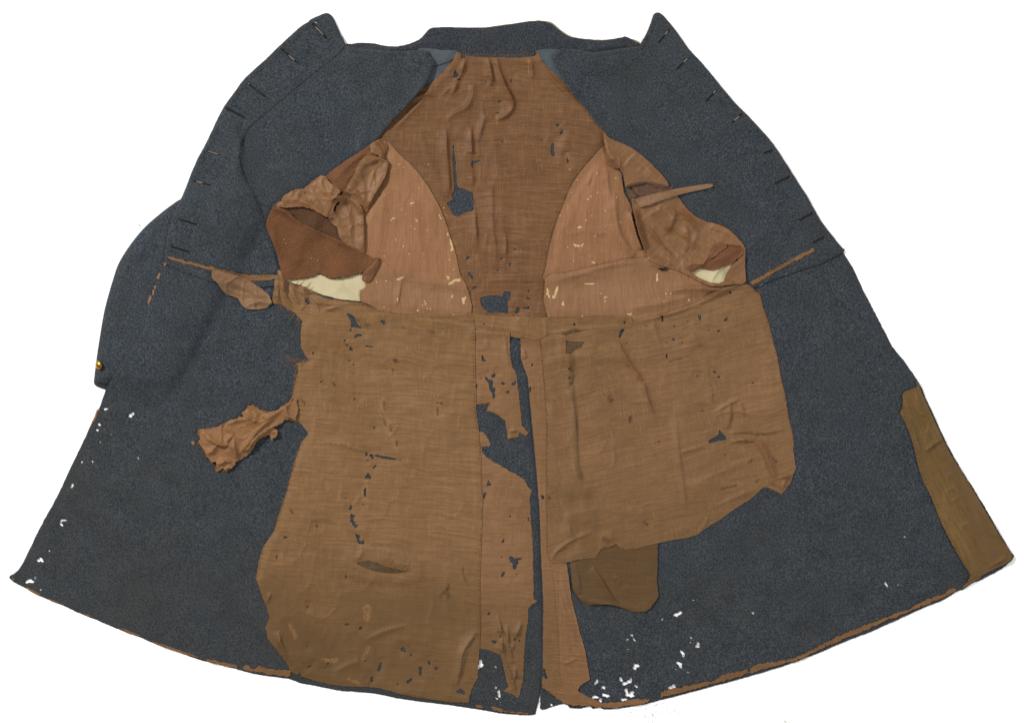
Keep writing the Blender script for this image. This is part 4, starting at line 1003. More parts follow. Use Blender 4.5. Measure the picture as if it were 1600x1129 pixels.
HEM = [[(1289, 1002), (1317, 990), (1349, 976.5), (1386, 963), (1402, 955), (1418, 952.5), (1444.5, 936.5), (1476, 927), (1482, 919), (1499, 919.5), (1494, 922), (1466, 936), (1439, 946), (1412.5, 958), (1386, 968), (1349, 985), (1317, 998), (1290, 1010)],
       [(1032, 1080), (1046.5, 1076), (1089, 1067), (1116, 1061.5), (1132, 1052), (1163.5, 1045.5), (1171, 1048), (1174, 1041), (1185, 1036), (1219.5, 1032), (1250, 1024), (1289, 1004), (1288, 1010), (1250, 1029), (1217, 1038), (1174, 1050), (1116, 1067), (1063, 1081), (1033, 1089)],
       [(319, 1028), (335, 1031), (353.5, 1035), (372, 1038), (370, 1043), (352, 1039), (330, 1033)],
       [(377.5, 1043), (384, 1037.5), (396, 1044), (404, 1040), (422.5, 1044), (454, 1047), (454, 1056.5), (428, 1054), (406.5, 1050), (384, 1046)],
       [(768, 1103), (776, 1104), (792, 1110), (812, 1111), (824, 1114), (808, 1114.5), (786, 1111.5), (772, 1108)],
       [(742, 1099), (752, 1101), (758, 1106), (746, 1104.5)],
       [(66, 932), (82, 936), (104, 944), (99, 943.5), (80, 937.5)], [(120, 953), (140, 960), (152, 966), (138, 962)], [(186, 979), (196, 982), (226, 994), (214, 992.5), (196, 986)], [(228, 997), (250, 1004), (275, 1013), (300, 1021), (318, 1028), (300, 1024.5), (272, 1015.5), (248, 1007)], [(1500, 920), (1514, 906), (1534, 899), (1524, 907), (1510, 914)], [(40, 916), (52, 921), (64, 928), (60, 929.5), (48, 923)], [(18, 900), (24, 904), (22, 908)]]
for k, hp in enumerate(HEM):
    sheet('hem_facing', fray(sdf(hp), 1.8 if k < 5 else 0.6, 0.16, 0.16, 150 + k, 1.2 if k < 5 else 0.5), M['hem'], coat, t=0.5, drape=1, relief=LIN * 0.6, attrs=no)
# lining edge still sewn along the waist seam and skirt edge
SEAM = [[(261, 399), (268, 401.5), (290, 408), (312.5, 413), (334, 419), (342, 421), (360, 424), (388, 430), (432, 429.5), (436, 434), (416, 437.5), (390, 439), (372, 432), (340, 425), (312, 416.5), (285, 410.5), (268, 405)],
        [(1171, 441), (1180, 437), (1209, 421), (1240, 404), (1262, 392), (1270.5, 389), (1271.5, 392), (1252, 402), (1238, 409), (1212, 424), (1184, 440), (1176, 445)],
        [(250, 427), (252.5, 428), (250, 436), (248, 434)], [(244, 444), (246, 447), (241, 460), (239, 457)], [(236, 463), (238, 464), (233, 478), (231, 480)], [(258, 411), (261, 412.5), (259.5, 416)],
        [(152, 641), (154.5, 640), (146, 660), (143.5, 662)]]
for k, hp in enumerate(SEAM):
    sheet('lining_remnant', fray(sdf(hp) - 0.5, 1.6, 0.22, 0.22, 170 + k, 1.1), M['hem'], coat, t=0.5, drape=1, attrs=no)

# ------------------------------------------------------------------ sleeve linings crumpled in the two armholes
CR = 1.5 * np.abs(fbm(UU / 26, VV / 26, 91, 3) - 0.5) * 2 + 0.5 * np.abs(vnoise(UU / 11, VV / 9, 92) - 0.5) + LIN + crease(30, 221, 2.6, 9) + crease(17, 227, 1.8, 6)
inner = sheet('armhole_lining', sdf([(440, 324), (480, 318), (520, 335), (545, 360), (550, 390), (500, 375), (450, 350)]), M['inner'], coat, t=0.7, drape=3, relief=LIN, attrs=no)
strip_tw = smooth([(586, 221), (559, 240), (538, 253), (509, 275), (500, 290), (520, 312), (538, 306), (552, 284), (572, 254), (596, 246), (602, 232), (594, 222)], 2)
tw_a = sheet('armhole_lining', fray(sdf(strip_tw), 0.4, 0.2, 0.2, 180, 0.4), M['twill2'], coat, t=0.8, drape=3, rnd=1.5, relief=0.8 * LIN + ridges([([(590, 232), (570, 250), (545, 280)], 3.0, 5, 8), ([(575, 236), (548, 256), (522, 282)], 3.2, 8, 8)]))
c1 = smooth([(428, 322), (440, 314), (444, 306), (462.5, 296), (476, 295), (488, 284), (502, 275), (509, 277), (516, 286), (533, 299), (526, 318), (517, 334), (511.5, 340), (493, 330), (474.5, 323.5), (450, 325)], 2)
cl_a = sheet('sleeve_lining', fray(sdf(c1), 0.5, 0.2, 0.2, 181, 0.5), M['sleeve_lining'], coat, t=0.6, drape=2, lift=3.2, attrs=dict(no, fold_shade_red=stroke([(536, 298), (526, 318), (515, 338)], 3, 3, 461) * 0.8 + stroke([(432, 322), (450, 320), (470, 322)], 2, 3, 462) * 0.6 + stroke([(466, 298), (458, 312)], 2, 4, 463) * 0.5, ochre=stroke([(498, 300), (512, 306)], 7, 6, 5, 1) * 0.5, stain=stroke([(477, 302), (478, 302.5)], 1.6, 1, 2) + stroke([(480, 315), (481, 316)], 1.6, 1, 2)),  # shade of the crumple's edges and folds painted in dark orange
             relief=1.0 * CR + 0.75 * ridges([([(440, 316), (460, 312), (480, 318), (505, 334)], 3.6, 4, 6), ([(470, 297), (466, 308), (455, 318)], 2.6, 5, 3), ([(500, 280), (508, 300), (528, 300)], 2.2, 5, 3), ([(486, 290), (492, 306), (500, 320)], 2.4, 8, 4)]))
c2 = smooth([(566, 250), (577, 243), (590, 246), (601, 248), (608.5, 255), (604, 272), (597, 286), (586, 304), (578, 320), (570, 334), (558, 320), (546, 310), (534, 306), (545, 288), (556, 268)], 2)
cl_b = sheet('sleeve_lining', fray(sdf(c2), 0.4, 0.2, 0.2, 182, 0.4), M['sleeve_lining'], coat, t=0.6, drape=2, lift=0.6, attrs=dict(no, fold_shade_red=stroke([(607, 258), (600, 284), (586, 308), (572, 332)], 3, 4, 464) * 0.9 + stroke([(566, 300), (572, 322)], 4, 5, 465) * 0.7, ochre=stroke([(582, 272), (586, 280)], 5, 5, 6, 1) * 0.6, stain=stroke([(606, 257), (608, 257)], 1.6, 1, 3) + stroke([(588, 256), (592, 256)], 1, 1, 3)),
             relief=1.0 * CR + 0.75 * ridges([([(606, 256), (602, 278), (588, 302), (574, 326)], 5.0, 8, 2), ([(560, 262), (568, 290), (570, 318)], 3.6, 6, 5), ([(545, 292), (560, 304), (570, 312)], 3.4, 4, 4), ([(585, 262), (580, 285), (574, 300)], 2.4, 5, 3)]))
c3 = smooth([(528, 308), (542, 307), (560, 317), (568, 333), (570, 370), (568.5, 395), (555, 389), (541, 382), (530, 370), (527, 355), (513, 343), (520, 326)], 2)
cl_c = sheet('sleeve_lining', cuts(fray(sdf(c3), 0.5, 0.2, 0.2, 183, 0.5), [(528, 319, 4, 1.6, -.7), (524, 327, 1.6, 5, .2)], 183), M['sleeve_lining'], coat, t=0.6, drape=2, lift=0.5, attrs=dict(no, fold_shade_red=stroke([(564, 322), (568, 345), (567, 390)], 2, 3, 466) * 0.7 + stroke([(546, 326), (552, 370)], 1.5, 4, 467) * 0.5, ochre=stroke([(528, 358), (533, 364)], 4, 3, 8, 1) * 0.8 + stroke([(560, 368), (564, 372)], 5, 3, 9, 1) * 0.6, stain=0 * UU),
             relief=1.0 * CR + 0.75 * ridges([([(538, 309), (556, 318), (567, 334)], 4.0, 4, 6), ([(568, 338), (569, 365), (568, 392)], 3.0, 9, 2), ([(540, 318), (548, 345), (553, 380)], 2.6, 8, 5)]))
kn = np.array([(578, 227), (586, 220), (594, 217), (602, 221), (606, 228), (603, 238), (600, 249), (595, 246), (588, 242), (580, 238)], float)
sheet('gathered_lining', fray(sdf(kn), 1.2, 0.2, 0.2, 196, 0.8), M['sleeve_lining'], coat, t=0.5, drape=1, attrs=dict(no, fold_shade_red=stroke([(584, 222), (596, 230), (601, 246)], 3, 3, 451) * 0.9),
      relief=0.5 * CR + ridges([([(584, 222), (594, 232), (600, 246)], 1.6, 3, 1.6), ([(580, 234), (590, 238), (600, 236)], 1.4, 3, 1.6), ([(590, 219), (598, 226), (604, 234)], 1.4, 2, 2)]))
flap = smooth([(428, 323), (440, 326), (450.5, 330), (456, 336), (474.5, 350), (506, 365), (541, 381), (567.5, 394), (586, 404), (592, 404), (588, 413), (578, 421), (568, 425.5), (559.5, 428), (541, 434), (517, 435.5), (508, 432), (498, 426.5), (491.5, 432), (472, 435.5), (453, 437.5), (445, 436.5), (440, 423), (433, 397), (424, 373), (416, 353), (421, 335.5)], 2)
phi = fray(sdf(flap), 0.4, 0.25, 0.25, 184, 0.5)
fl = sheet('armhole_lining', phi, M['twill'], coat, t=0.9, drape=3, lift=0.8, rnd=1.5, relief=0.9 * LIN + ridges([([(428, 326), (446, 332), (458, 340), (476, 353)], 4.0, 5, 10), ([(476, 352), (510, 368), (560, 392)], 2.8, 4, 12), ([(498, 428), (500, 415), (496, 404)], 1.8, 6, 4), ([(424, 345), (430, 380), (444, 420)], 2.4, 10, 12), ([(452, 336), (462, 346), (472, 352)], 2.4, 3, 3)]))
tab = smooth([(591, 403), (594.5, 405), (592.5, 418), (586, 430), (578, 441.5), (571, 441), (566, 437), (568, 426), (578, 416)], 2)
sheet('armhole_tab', fray(sdf(tab), 0.25, 0.2, 0.2, 185, 0.25), M['gloss'], coat, t=1.0, drape=2, rnd=2, attrs=no, relief=1.6 * np.clip(-sdf(tab) / 7, 0, 1) ** 0.6)
knot = smooth([(434, 424), (439, 423), (446, 436), (447, 450), (445, 454), (440, 452), (437, 440)], 2)
sheet('gathered_lining', fray(sdf(knot), 0.5, 0.3, 0.3, 186, 0.4), M['sleeve_lining'], coat, t=1.0, drape=2, rnd=2, attrs=no, relief=2.6 * np.clip(-sdf(knot) / 6, 0, 1) ** 0.6 + ridges([([(438, 428), (442, 440), (443, 452)], 1.2, 2.4, 2)]))

shoulder = smooth([(944, 207), (949, 214), (960, 220), (976, 226.5), (997, 238.5), (1018, 257), (1037, 277), (1045, 292), (1026, 292), (1010, 286.5), (989, 290), (977, 293), (974, 275), (967, 262), (960, 250.5), (952, 248), (946, 232), (943, 216)], 2)
sh = sheet('sleeve_lining', fray(sdf(shoulder), 0.35, 0.2, 0.2, 187, 0.35), M['sleeve_lining'], coat, t=0.6, drape=3, lift=0.4, attrs=dict(no, ochre=stroke([(946, 226), (949, 240), (956, 248)], 1.6, 1.5, 7) * 0.9, stain=stroke([(1000, 280), (1016, 280)], 1.4, 2, 7, 1.4) * 0.5),
           relief=0.65 * CR + 0.75 * ridges([([(946, 212), (948, 230), (954, 246), (966, 260), (975, 285)], 4.0, 3, 5), ([(975, 262), (985, 248), (997, 240)], 2.0, 5, 2), ([(1005, 256), (1020, 272), (1036, 288)], 1.8, 6, 8), ([(978, 290), (1000, 287), (1022, 291)], 2.0, 6, 2)]))
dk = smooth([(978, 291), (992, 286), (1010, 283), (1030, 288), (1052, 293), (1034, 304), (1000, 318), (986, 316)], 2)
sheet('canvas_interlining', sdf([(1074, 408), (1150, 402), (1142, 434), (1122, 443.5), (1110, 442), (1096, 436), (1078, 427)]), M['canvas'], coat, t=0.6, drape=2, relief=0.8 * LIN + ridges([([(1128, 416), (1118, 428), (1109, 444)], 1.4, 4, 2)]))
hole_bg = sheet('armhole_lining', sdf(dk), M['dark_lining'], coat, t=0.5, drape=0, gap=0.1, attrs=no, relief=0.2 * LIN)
lower = smooth([(986, 313), (994, 312), (1002, 322), (1030, 313), (1054, 305), (1060, 309), (1069, 321), (1079.5, 333), (1095.5, 343.5), (1114, 349), (1130, 354), (1143, 363), (1152, 372), (1159, 380), (1164, 389), (1163.5, 416), (1164.5, 441), (1150, 444), (1126, 446), (1110, 447), (1092, 440), (1070, 428), (1050, 420), (1028, 414), (1012, 404), (1005, 386), (997, 365), (990.5, 338)], 2)
phi = fray(sdf(lower), 0.35, 0.2, 0.2, 188, 0.35)
phi = cut(phi, [(1073, 420), (1081, 413), (1098, 414), (1105, 404), (1117, 384.5), (1130, 381.5), (1157, 384.5), (1161, 392), (1160, 399), (1142, 416), (1134.5, 427), (1130, 440), (1124, 443), (1110, 442), (1096, 436), (1082, 428)], 0.3, 189)
# what shows through that opening: twill above, canvas below
lo = sheet('sleeve_lining', phi, M['sleeve_lining'], coat, t=0.6, drape=3, lift=0.4, attrs=dict(no, fold_shade_red=stroke([(1054, 332), (1050, 345), (1044, 360)], 4, 5, 441) * 0.7 + stroke([(1060, 334), (1076, 341), (1086, 356)], 3, 4, 442) * 0.8 + stroke([(1004, 354), (1020, 368), (1040, 390)], 1.4, 2, 443) * 0.7 + stroke([(1074, 366), (1072, 390)], 2, 3, 444) * 0.5 + stroke([(1100, 345), (1096, 352)], 3, 3, 445) * 0.5, olive=stroke([(1055, 330), (1050, 345), (1046, 360)], 6, 6, 4) * 0.4 + stroke([(1080, 345), (1086, 358)], 6, 5, 5) * 0.4),  # swirl folds get their shade painted in dark orange
           relief=0.7 * CR + 0.7 * ridges([([(1000, 350), (1018, 362), (1036, 386), (1053, 405)], 4.2, 5, 3), ([(1056, 328), (1052, 344), (1044, 362)], 4.0, 9, 4), ([(1056, 328), (1074, 338), (1084, 352), (1090, 364)], 4.6, 4, 8), ([(1064, 404), (1073, 388), (1075, 370), (1070, 352)], 3.6, 4, 8), ([(990, 325), (996, 355), (1005, 385)], 3.0, 4, 9), ([(1092, 360), (1085, 375), (1080, 390)], 3.0, 7, 4),
                                     ([(1000, 322), (1040, 312), (1056, 308)], 2.0, 3, 5), ([(1000, 346), (1030, 328), (1060, 318)], 1.8, 5, 5), ([(1110, 352), (1140, 366), (1158, 390)], 1.8, 5, 8), ([(1012, 402), (1035, 408), (1062, 404)], 2.6, 5, 4), ([(1145, 416), (1155, 412), (1163, 406)], 2.0, 4, 3), ([(1040, 372), (1060, 378), (1080, 395)], 2.2, 7, 5)]))
tw_r = [(1072.5, 420.5), (1081, 413), (1098.5, 414.5), (1105, 404), (1117, 388), (1140, 383.5), (1158, 386), (1161, 397), (1150, 406), (1140, 414), (1126.5, 418.5), (1113, 422.5), (1100, 421), (1092, 420.5), (1081, 426)]
sheet('armhole_lining', fray(sdf(smooth(tw_r, 2)), 0.4, 0.3, 0.3, 190, 0.4), M['twill2'], coat, t=0.7, drape=1, relief=0.5 * LIN + ridges([([(1074, 420), (1086, 417), (1098, 417)], 1.8, 4, 3), ([(1104, 412), (1130, 402), (1156, 388)], 1.8, 7, 9)]))
sheet('armhole_lining', fray(sdf(smooth([(1106, 402), (1116, 383), (1130, 380), (1136, 386), (1124, 394), (1112, 404)], 2)), 0.3, 0.3, 0.3, 191, 0.3), M['gloss'], coat, t=0.5, drape=1, attrs=no, relief=0.4 * LIN)
sheet('seam_patch', fray(sdf([(951, 250), (960, 250), (964, 257), (968, 265), (958, 263), (948, 259)]), 0.3, 0.3, 0.3, 192, 0.3), M['gloss'], coat, t=0.5, drape=2, attrs=no)
strip = smooth([(992, 312), (1010, 306), (1042, 298), (1075, 292), (1106, 287.5), (1113, 289), (1111.5, 293), (1085, 299), (1056, 306), (1030, 315), (1002, 324), (996, 319)], 2)
st = sheet('torn_strip', fray(sdf(strip), 0.35, 0.2, 0.2, 193, 0.4), M['flap'], coat, t=0.9, drape=2, lift=0.6, attrs=dict(no, stain=stroke([(1034, 301), (1046, 299)], 1.2, 1.2, 4, 1.2) * 0.6), relief=0.6 * LIN + ridges([([(1000, 320), (1040, 306), (1100, 292)], 1.4, 5, 4), ([(1014, 309), (1017, 316)], 1.2, 3, 2)]))

# waist flap and the crumpled tatter
wf = np.array([(333, 421.5), (345, 424), (360, 427), (385, 436), (404, 448), (420, 459.5), (426, 473), (418, 480), (406, 483.5), (393, 483.5), (382.5, 481.5), (377, 474), (372, 466), (353, 459), (342, 445), (332, 434)], float)
flp = sheet('waist_flap', fray(sdf(wf), 1.0, 0.14, 0.14, 194, 0.6), M['flap'], coat, t=0.5, drape=3, lift=0.4, attrs=no, relief=0.7 * LIN + crease(22, 231, 2.0) + ridges([([(340, 425), (372, 444), (405, 462), (424, 474)], 2.2, 6, 4), ([(385, 478), (402, 472), (424, 474)], 2.6, 4, 3), ([(352, 452), (372, 458), (400, 462)], 1.6, 6, 4)]))
rag = np.array([(458, 618), (452, 628), (440, 636), (431.5, 641), (418, 644), (405, 638.5), (395.5, 632), (387.5, 634.5), (379, 645), (380, 650), (361, 655), (344, 664), (332, 668), (318, 670), (310.5, 672), (310.5, 677), (313, 684), (309.5, 692), (316, 697.5), (322.5, 713), (332, 722), (338.5, 721.5), (339, 729), (336.5, 733), (341, 737.5), (348, 731), (352.5, 735.5), (362.5, 731.5),
              (370, 720), (377, 718), (391.5, 706), (398, 697), (405, 686), (417, 681), (421, 677), (422, 679), (424, 683), (425.5, 688), (429, 685), (434, 680), (435, 672.5), (427.5, 668), (441, 660), (449, 654), (462, 656), (466, 640), (464, 622)], float)
phi = fray(sdf(rag, 30), 1.5, 0.2, 0.2, 195, 1.3)
rg = sheet('lining_tatter', phi, M['rag'], coat, t=0.7, drape=2, lift=0.6, attrs=dict(no, stain=stroke([(394, 695), (394.5, 696)], 1.2, 0.8, 3) + stroke([(375, 711), (375.5, 712)], 1.2, 0.8, 3) + stroke([(324, 671), (332, 668)], 1.2, 1, 3) * 0.7),
           relief=1.1 * CR + 1.2 * np.clip(-phi / 20, 0, 1) + ridges([([(378, 646), (392, 652), (406, 657), (412, 650)], 5.5, 10, 2.4), ([(355, 663), (372, 656), (392, 655)], 3.6, 4, 3), ([(352, 665), (360, 672), (367, 678)], 3.0, 3, 3), ([(322, 682), (334, 690), (348, 696), (358, 694)], 6.0, 3, 6), ([(354, 692), (358, 686), (366, 679)], 4.0, 3, 4), ([(359, 695), (368, 702), (370, 716)], 4.6, 4, 5),
                                                         ([(366, 680), (367, 696), (372, 710)], 3.6, 5, 4), ([(374, 708), (390, 690), (405, 670), (430, 650)], 5.0, 5, 3.4), ([(384, 706), (402, 684), (420, 670), (440, 660)], 4.4, 4, 3.0), ([(404, 662), (425, 650), (448, 634)], 4.6, 4, 4), ([(446, 630), (448, 642), (450, 654)], 4.0, 4, 4), ([(326, 712), (334, 702), (340, 696)], 3.0, 4, 4), ([(344, 726), (352, 720), (364, 722)], 4.0, 3, 3), ([(339, 732), (343, 722), (352, 718)], 2.6, 3, 3), ([(316, 676), (326, 680), (334, 688)], 3.0, 4, 3), ([(424, 676), (432, 674), (432, 684)], 2.4, 3, 3),
                                                         ([(385, 640), (390, 645), (400, 652)], 2.4, 5, 4), ([(398, 640), (402, 646), (404, 654)], 2.0, 3, 3)]))

# ------------------------------------------------------------------ stitching, frayed threads
stitches([(739, 520), (740, 593), (742, 640), (746.5, 673), (750, 720), (752, 780), (751, 829), (748, 900), (749, 960), (746.5, 1000)], 1.8, 3.2, 0.45, 'stitching', M['brown_thread'], lin_a, 1)
stitches([(845, 532), (848, 566), (852, 619), (855, 659), (854.5, 753), (855.5, 859)], 1.8, 3.2, 0.45, 'stitching', M['brown_thread'], lin_b, 2)
stitches([(860, 882), (864, 905), (867, 935), (873, 1015), (877, 1092)], 1.8, 3.0, 0.45, 'stitching', M['brown_thread'], vent_c, 3)
stitches([(872, 886), (872, 930), (880, 970), (895, 1010)], 1.6, 3.4, 0.4, 'stitching', M['brown_thread'], vent_c, 4)
stitches([(545, 473), (566, 475), (592, 484), (619, 489), (659, 493), (700, 496), (734, 500)], 4.2, 2.6, 0.42, 'stitching', M['brown_thread'], waist_a, 5, 0.5)
stitches([(606, 225), (626, 242.5), (650, 266), (668, 290), (684, 317), (695, 343.5), (704, 370), (713.5, 402), (719, 428), (732, 455), (735, 494)], 1.4, 2.4, 0.35, 'stitching', M['brown_thread'], side_a, 6, 0, 0.2)
stitches([(943, 229), (928, 244), (909.5, 265), (893.5, 288), (880, 319.5), (867, 354), (857.5, 389), (852, 420), (851, 445), (854, 495)], 1.4, 2.4, 0.35, 'stitching', M['brown_thread'], side_b, 7, 0, 0.2)
stitches([(856, 497), (900, 495), (940, 494), (980, 497)], 1.6, 3, 0.4, 'stitching', M['brown_thread'], waist_b, 8)
stitches([(742, 520), (770, 523), (796, 523)], 2, 3, 0.4, 'stitching', M['brown_thread'], vent_a, 9)
stitches([(814, 527), (836, 532), (848, 532)], 2.4, 2.4, 0.4, 'stitching', M['dark_thread'], vent_c, 10)
stitches([(1412, 650), (1423, 676), (1431, 701), (1437, 726.5), (1446, 753), (1458, 777), (1471, 811.5), (1490, 849), (1508, 881)], 1.8, 4.0, 0.4, 'stitching', M['brown_thread'], fa, 11)
stitches([(1026, 905), (1021, 922), (1012, 934), (999, 943)], 2.4, 2.0, 0.55, 'stitching', M['ochre_thread'], pb, 12, 0, 0)
stitches([(456, 1052), (500, 1066), (566, 1073), (592, 1075), (619, 1082), (672, 1092), (730, 1097)], 2.2, 3.4, 0.4, 'stitching', M['brown_thread'], lin_a, 13, 0.9)
stitches([(346, 424), (374, 429), (388, 433), (430, 432)], 3, 4, 0.35, 'stitching', M['dark_thread'], flp, 14, 0.6)
stitches([(500, 688), (540, 696), (572, 706)], 3, 5, 0.4, 'stitching', M['brown_thread'], lin_a, 15)
stitches([(1126, 763), (1152, 757)], 2.2, 2.4, 0.4, 'stitching', M['dark_thread'], lin_b, 16)
stitches([(1026, 316), (1052, 307)], 1.0, 2, 0.35, 'stitching', M['brown_thread'], st, 17, 1.5)
stitches([(1240, 424), (1205, 438), (1182, 448)], 7, 1.5, 0.5, 'stitching', M['pale_thread'], front_b, 18, 0, 0.55)

FR = [([(465, 568), (461, 597), (456, 620)], (-1, .1), 60, 2.5, 6, 'skirt'), ([(472, 689), (456, 737), (437, 801), (428, 830)], (-1, -.1), 110, 2, 5, 'skirt'), ([(412, 852), (400, 902)], (-1, 0), 40, 2, 4.5, 'skirt'), ([(453, 564), (484, 562)], (-1, 0), 26, 8, 22, 'skirt'),
      ([(1192, 480), (1215, 560), (1232, 652), (1240, 690)], (1, 0), 120, 2, 5, 'skirtr'), ([(1170, 447), (1186, 460)], (1, -.3), 16, 5, 12, 'skirtr'), ([(742, 632), (766, 630)], (0, 1), 22, 2, 6, 'vent'), ([(794, 686), (812, 682)], (0, 1), 22, 2, 5, 'vent'), ([(742, 640), (746, 672)], (1, 0), 24, 1.5, 4, 'vent'),
      ([(831, 765), (829, 806), (833, 869), (834, 930)], (1, 0), 40, 1.5, 4, 'vent'), ([(322, 713), (332, 722), (341, 737), (362, 731)], (-.4, 1), 60, 2, 6, 'rag'), ([(310, 672), (310, 692), (322, 713)], (-1, .1), 40, 2, 5, 'rag'), ([(395, 632), (405, 638), (418, 644)], (.4, -1), 24, 2, 5, 'rag'),
      ([(436, 452), (440, 474), (446, 478)], (.1, 1), 22, 8, 22, 'gather'), ([(450, 480), (470, 500)], (-.3, 1), 16, 6, 16, 'gather'), ([(455, 444), (475, 462), (500, 475)], (.8, .5), 40, 10, 30, 'gather'), ([(1200, 424), (1240, 406)], (.2, 1), 40, 1.5, 4, 'waist'), ([(1180, 438), (1225, 414)], (.2, 1), 20, 1.5, 3, 'waist'),
      ([(698, 318), (704, 330), (716, 339), (726, 333)], (0, 1), 26, 2, 6, 'back'), ([(716, 293), (740, 303)], (0, -1), 14, 2, 4, 'back'), ([(740, 310), (742, 328)], (1, 0), 14, 3, 8, 'back'), ([(720, 85), (770, 88), (834, 85)], (.3, -1), 46, 3, 10, 'back'), ([(750, 470), (760, 488), (790, 490)], (0, 1), 20, 2, 5, 'back'),
      ([(556, 500), (572, 512)], (1, .3), 26, 5, 14, 'skirt'), ([(600, 890), (636, 893)], (.6, -.8), 14, 8, 24, 'skirt'), ([(880, 878), (905, 873)], (.2, 1), 24, 1.5, 5, 'skirtr'), ([(1121, 690), (1134, 687)], (.2, 1), 8, 2, 5, 'skirtr'), ([(1196, 760), (1218, 771)], (0, 1), 26, 1, 2.6, 'skirtr'),
      ([(453, 437), (472, 436), (491, 433), (500, 428), (517, 436), (541, 434), (566, 426)], (0, 1), 80, 1.5, 3.5, 'twill'), ([(470, 446), (490, 455)], (1, .6), 22, 5, 14, 'gather')]
own = {'skirt': (lin_a, 'ochre_thread'), 'skirtr': (lin_b, 'ochre_thread'), 'vent': (vent_a, 'ochre_thread'), 'rag': (rg, 'ochre_thread'), 'gather': (lin_a, 'ochre_thread'), 'waist': (front_b, 'ochre_thread'), 'back': (back_lining, 'ochre_thread'), 'twill': (fl, 'brown_thread')}
for k, (p, o, n, a, b, w) in enumerate(FR):
    par, mm = own[w]
    fringe(p, o, max(int(n * 0.8), 5), a, b * 1.15, 0.26, 'frayed_threads', M[mm], par, 500 + k, 0.35)
# three pale ravellings snagged in the twill
for (u, v) in ((445, 375), (448, 381), (487, 403), (497, 407), (491, 405)):
    z = top_z(u, v)
    tb = Tubes()
    tb.add([(u - 1.5, v - 1.2, z + 0.3), (u, v + 0.6, z + 1.2), (u + 1.6, v - 0.2, z + 0.5)], 0.75)
    tb.build('snagged_thread', M['pale_thread'], fl)

# ------------------------------------------------------------------ buttonholes and cuff button
rng = random.Random(7)


def buttonhole(a, b, parent, pale, width=1.5):
    tb, tp = Tubes(), Tubes()
    a, b = np.array(a, float), np.array(b, float)
    d = (b - a) / np.linalg.norm(b - a)
    n = np.array([-d[1], d[0]])
    L = np.linalg.norm(b - a)
    for s in (-1, 1):                     # the two lips, whipped with thread
        pts = []
        for k in range(9):
            t = k / 8
            q = a + d * L * t + n * s * (0.5 + (width * 0.5 - 0.3) * math.sin(math.pi * t)) + n * rng.uniform(-.25, .25)
            pts.append((q[0], q[1], top_z(*q) + 0.35))
        tb.add(pts, 0.6, 5)
        for k in range(int(L / 1.6)):
            q = a + d * (k * 1.6 + rng.uniform(-.3, .3)) + n * s * 0.9
            e = q + n * s * rng.uniform(0.5, 1.2)
            tb.add([(q[0], q[1], top_z(*q) + 0.5), (e[0], e[1], top_z(*e) + 0.2)], 0.36, 4)
    bar = [a - n * 1.4, a + n * 1.4]
    tb.add([(q[0], q[1], top_z(*q) + 0.5) for q in bar], 0.8, 5)
    bar = [b - n * 1.6, b + n * 1.6]
    tb.add([(q[0], q[1], top_z(*q) + 0.5) for q in bar], 0.8, 5)
    pts = []
    t0, t1 = pale if pale else (0.1, 0.9)
    for k in range(7):
        t = t0 + (t1 - t0) * k / 6
        q = a + d * L * t
        pts.append((q[0], q[1], top_z(*q) + 0.75))
    tp.add(pts, 0.7 if pale else 0.45, 5)
    nv = len(tb.v)
    faces = tb.f + [tuple(i + nv for i in f) for f in tp.f]
    o = link_mesh('buttonhole', tb.v + tp.v, faces, None, parent, mats=[M['dark_thread'], M['pale_thread'] if pale else M['dark_thread']], mat_idx=[0] * len(tb.f) + [1] * len(tp.f))
    return o


LB = [((489, 38), (510, 60), (0.2, 0.8)), ((440, 77), (463, 97), (0.5, 0.9)), ((387, 130), (415, 152), (0.02, 0.1)), ((354, 169), (382, 184), None), ((324, 236), (343, 242), (0.05, 0.95)), ((305, 283), (328, 289.5), (0.1, 0.55)), ((282, 343), (308, 351), None), ((270, 386), (297, 394), None)]
RB = [((1045, 47), (1029, 67), (0.1, 0.4)), ((1075, 91), (1057, 109), (0.05, 0.4)), ((1119, 141), (1103, 159), (0.05, 0.3)), ((1159, 178), (1144, 192), (0.3, 0.8)), ((1206, 235), (1193, 240), None), ((1233, 276), (1211, 287), None), ((1269, 333), (1249, 344), None), ((1287, 370), (1270, 379), None)]
for a, b, p in LB:
    buttonhole(a, b, front_a, p)
for a, b, p in RB:
    buttonhole(a, b, front_b, p, 0.8)
# pale worn spot by the first buttonhole
tb = Tubes()
tb.add([(492, 35.5, top_z(492, 35.5) + 0.4), (495, 36.5, top_z(495, 36.5) + 0.8), (496, 38.5, top_z(496, 38.5) + 0.3)], 1.3, 6)
tb.build('worn_thread', M['pale_thread'], front_a)

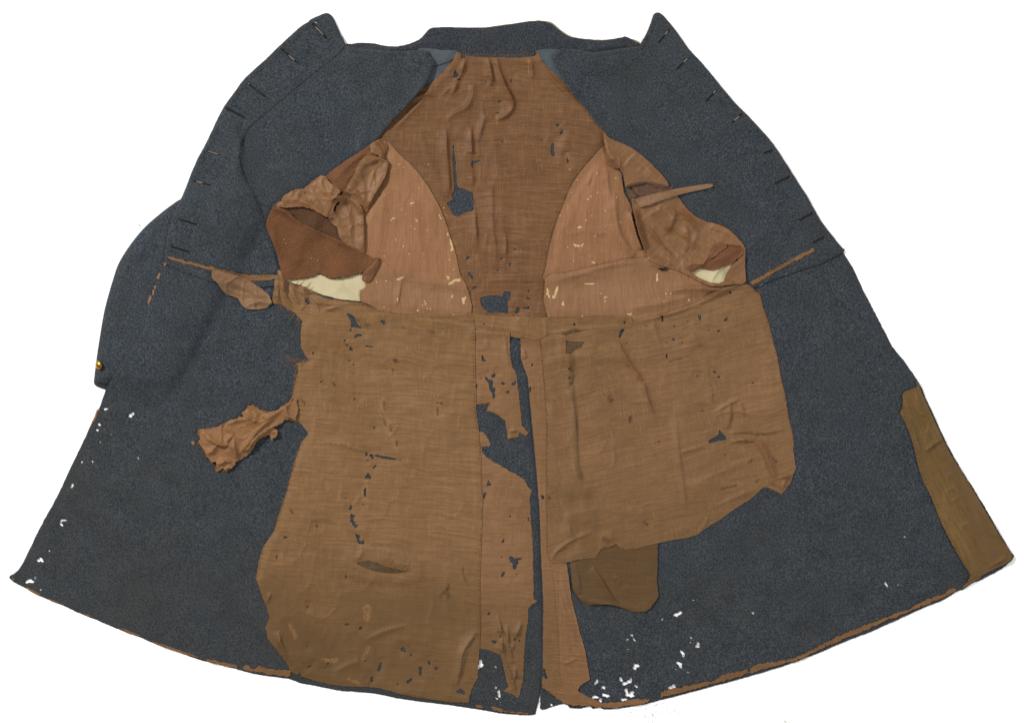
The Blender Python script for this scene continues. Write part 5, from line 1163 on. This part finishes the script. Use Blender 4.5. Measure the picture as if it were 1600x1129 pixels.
# domed brass button on the cuff, tipped on its edge
seg, rings = 24, 9
prof = [(0.0, 4.6), (1.6, 4.4), (3.2, 3.8), (4.8, 2.9), (6.2, 1.7), (7.0, 0.7), (7.3, 0.0), (7.0, -0.6), (5.6, -0.9), (0.0, -1.0)]
bv, bf = [], []
tilt = math.radians(48)
cu, cv = 155.5, 570.5
bz = top_z(158, 570) + 3.2
for r, z in prof:
    for k in range(seg):
        a = 2 * math.pi * k / seg
        x, y = r * math.cos(a), r * math.sin(a)
        xx, zz = x * math.cos(tilt) - z * math.sin(tilt), x * math.sin(tilt) + z * math.cos(tilt)
        ca, sa = math.cos(-0.2), math.sin(-0.2)
        bv.append(((cu + xx * ca - y * sa - 800) * 1e-3, (564.5 - (cv + xx * sa + y * ca)) * 1e-3, (bz + zz) * 1e-3))
for i in range(len(prof) - 1):
    for k in range(seg):
        bf.append((i * seg + k, (i + 1) * seg + k, (i + 1) * seg + (k + 1) % seg, i * seg + (k + 1) % seg))
btn = link_mesh('cuff_button', bv, bf, M['brass'], sleeve)
tb = Tubes()
for k in range(3):
    tb.add([(cu + 3, cv - 1 + k, bz - 1.5), (cu + 6.5, cv - 1 + k, top_z(cu + 6, cv) + 0.3)], 0.7)
tb.build('button_thread', M['brown_thread'], btn)

# ------------------------------------------------------------------ a loose scrap on the coat, and grit on the table
scrap = sdf(smooth([(299.5, 689), (302.5, 688), (304.5, 691), (303.5, 695), (301, 694.5), (299, 692)], 2), 8)
sc = sheet('lining_scrap', scrap, M['rag'], None, t=0.6, gap=0.15, drape=1, attrs=no, relief=0.5 * CR)
sc['label'] = 'tiny loose crumb of tan lining lying just left of the crumpled tatter'
sc['category'] = 'scrap'

rng = random.Random(3)
gv, gf = [], []


def grain(u, v, r):
    b = len(gv)
    for k in range(6):
        ax = [(1, 0, 0), (-1, 0, 0), (0, 1, 0), (0, -1, 0), (0, 0, 1), (0, 0, -1)][k]
        s = r * rng.uniform(0.6, 1.3)
        gv.append(((u + ax[0] * s - 800) * 1e-3, (564.5 - v + ax[1] * s) * 1e-3, (r * 0.9 + ax[2] * s * 0.7 + 0.2) * 1e-3))
    for f in ((0, 2, 4), (2, 1, 4), (1, 3, 4), (3, 0, 4), (2, 0, 5), (1, 2, 5), (3, 1, 5), (0, 3, 5)):
        gf.append(tuple(b + i for i in f))


for _ in range(80):
    u, v = rng.gauss(1018, 12), rng.gauss(1112, 10)
    if rng.random() < 0.3:
        u, v = rng.gauss(1030, 22), rng.gauss(1106, 8)
    if v > 1100 - (u - 1007) * 0.24 + 3 and v < 1128:
        grain(u, v, rng.uniform(0.35, 0.9))
for u, v in ((262, 9), (1274, 17), (1561, 693), (151, 298), (218, 352), (320, 207), (1226, 1126), (1233, 1127), (1228, 1127.5), (260, 1017), (258, 1013)):
    grain(u, v, rng.uniform(0.6, 1.2))
gr = link_mesh('grit', gv, gf, M['grit'], None, smooth_shade=False)
gr['kind'] = 'stuff'
gr['label'] = 'grey grit shed on the white sheet below the torn hem'
gr['category'] = 'grit'

# ------------------------------------------------------------------ labels of the parts that look unlike the rest of the coat
for o, text in ((pb, 'olive brown pocket bag hanging below the skirt lining'), (fa, 'golden brown facing strip along the skirt edge'), (btn, 'small domed brass button'),
                (rg, 'crumpled tan tatter of lining pulled out sideways'), (st, 'narrow torn strip of lining sticking out over the wool'), (fl, 'ribbed brown twill flap folded over the armhole')):
    o['label'] = text
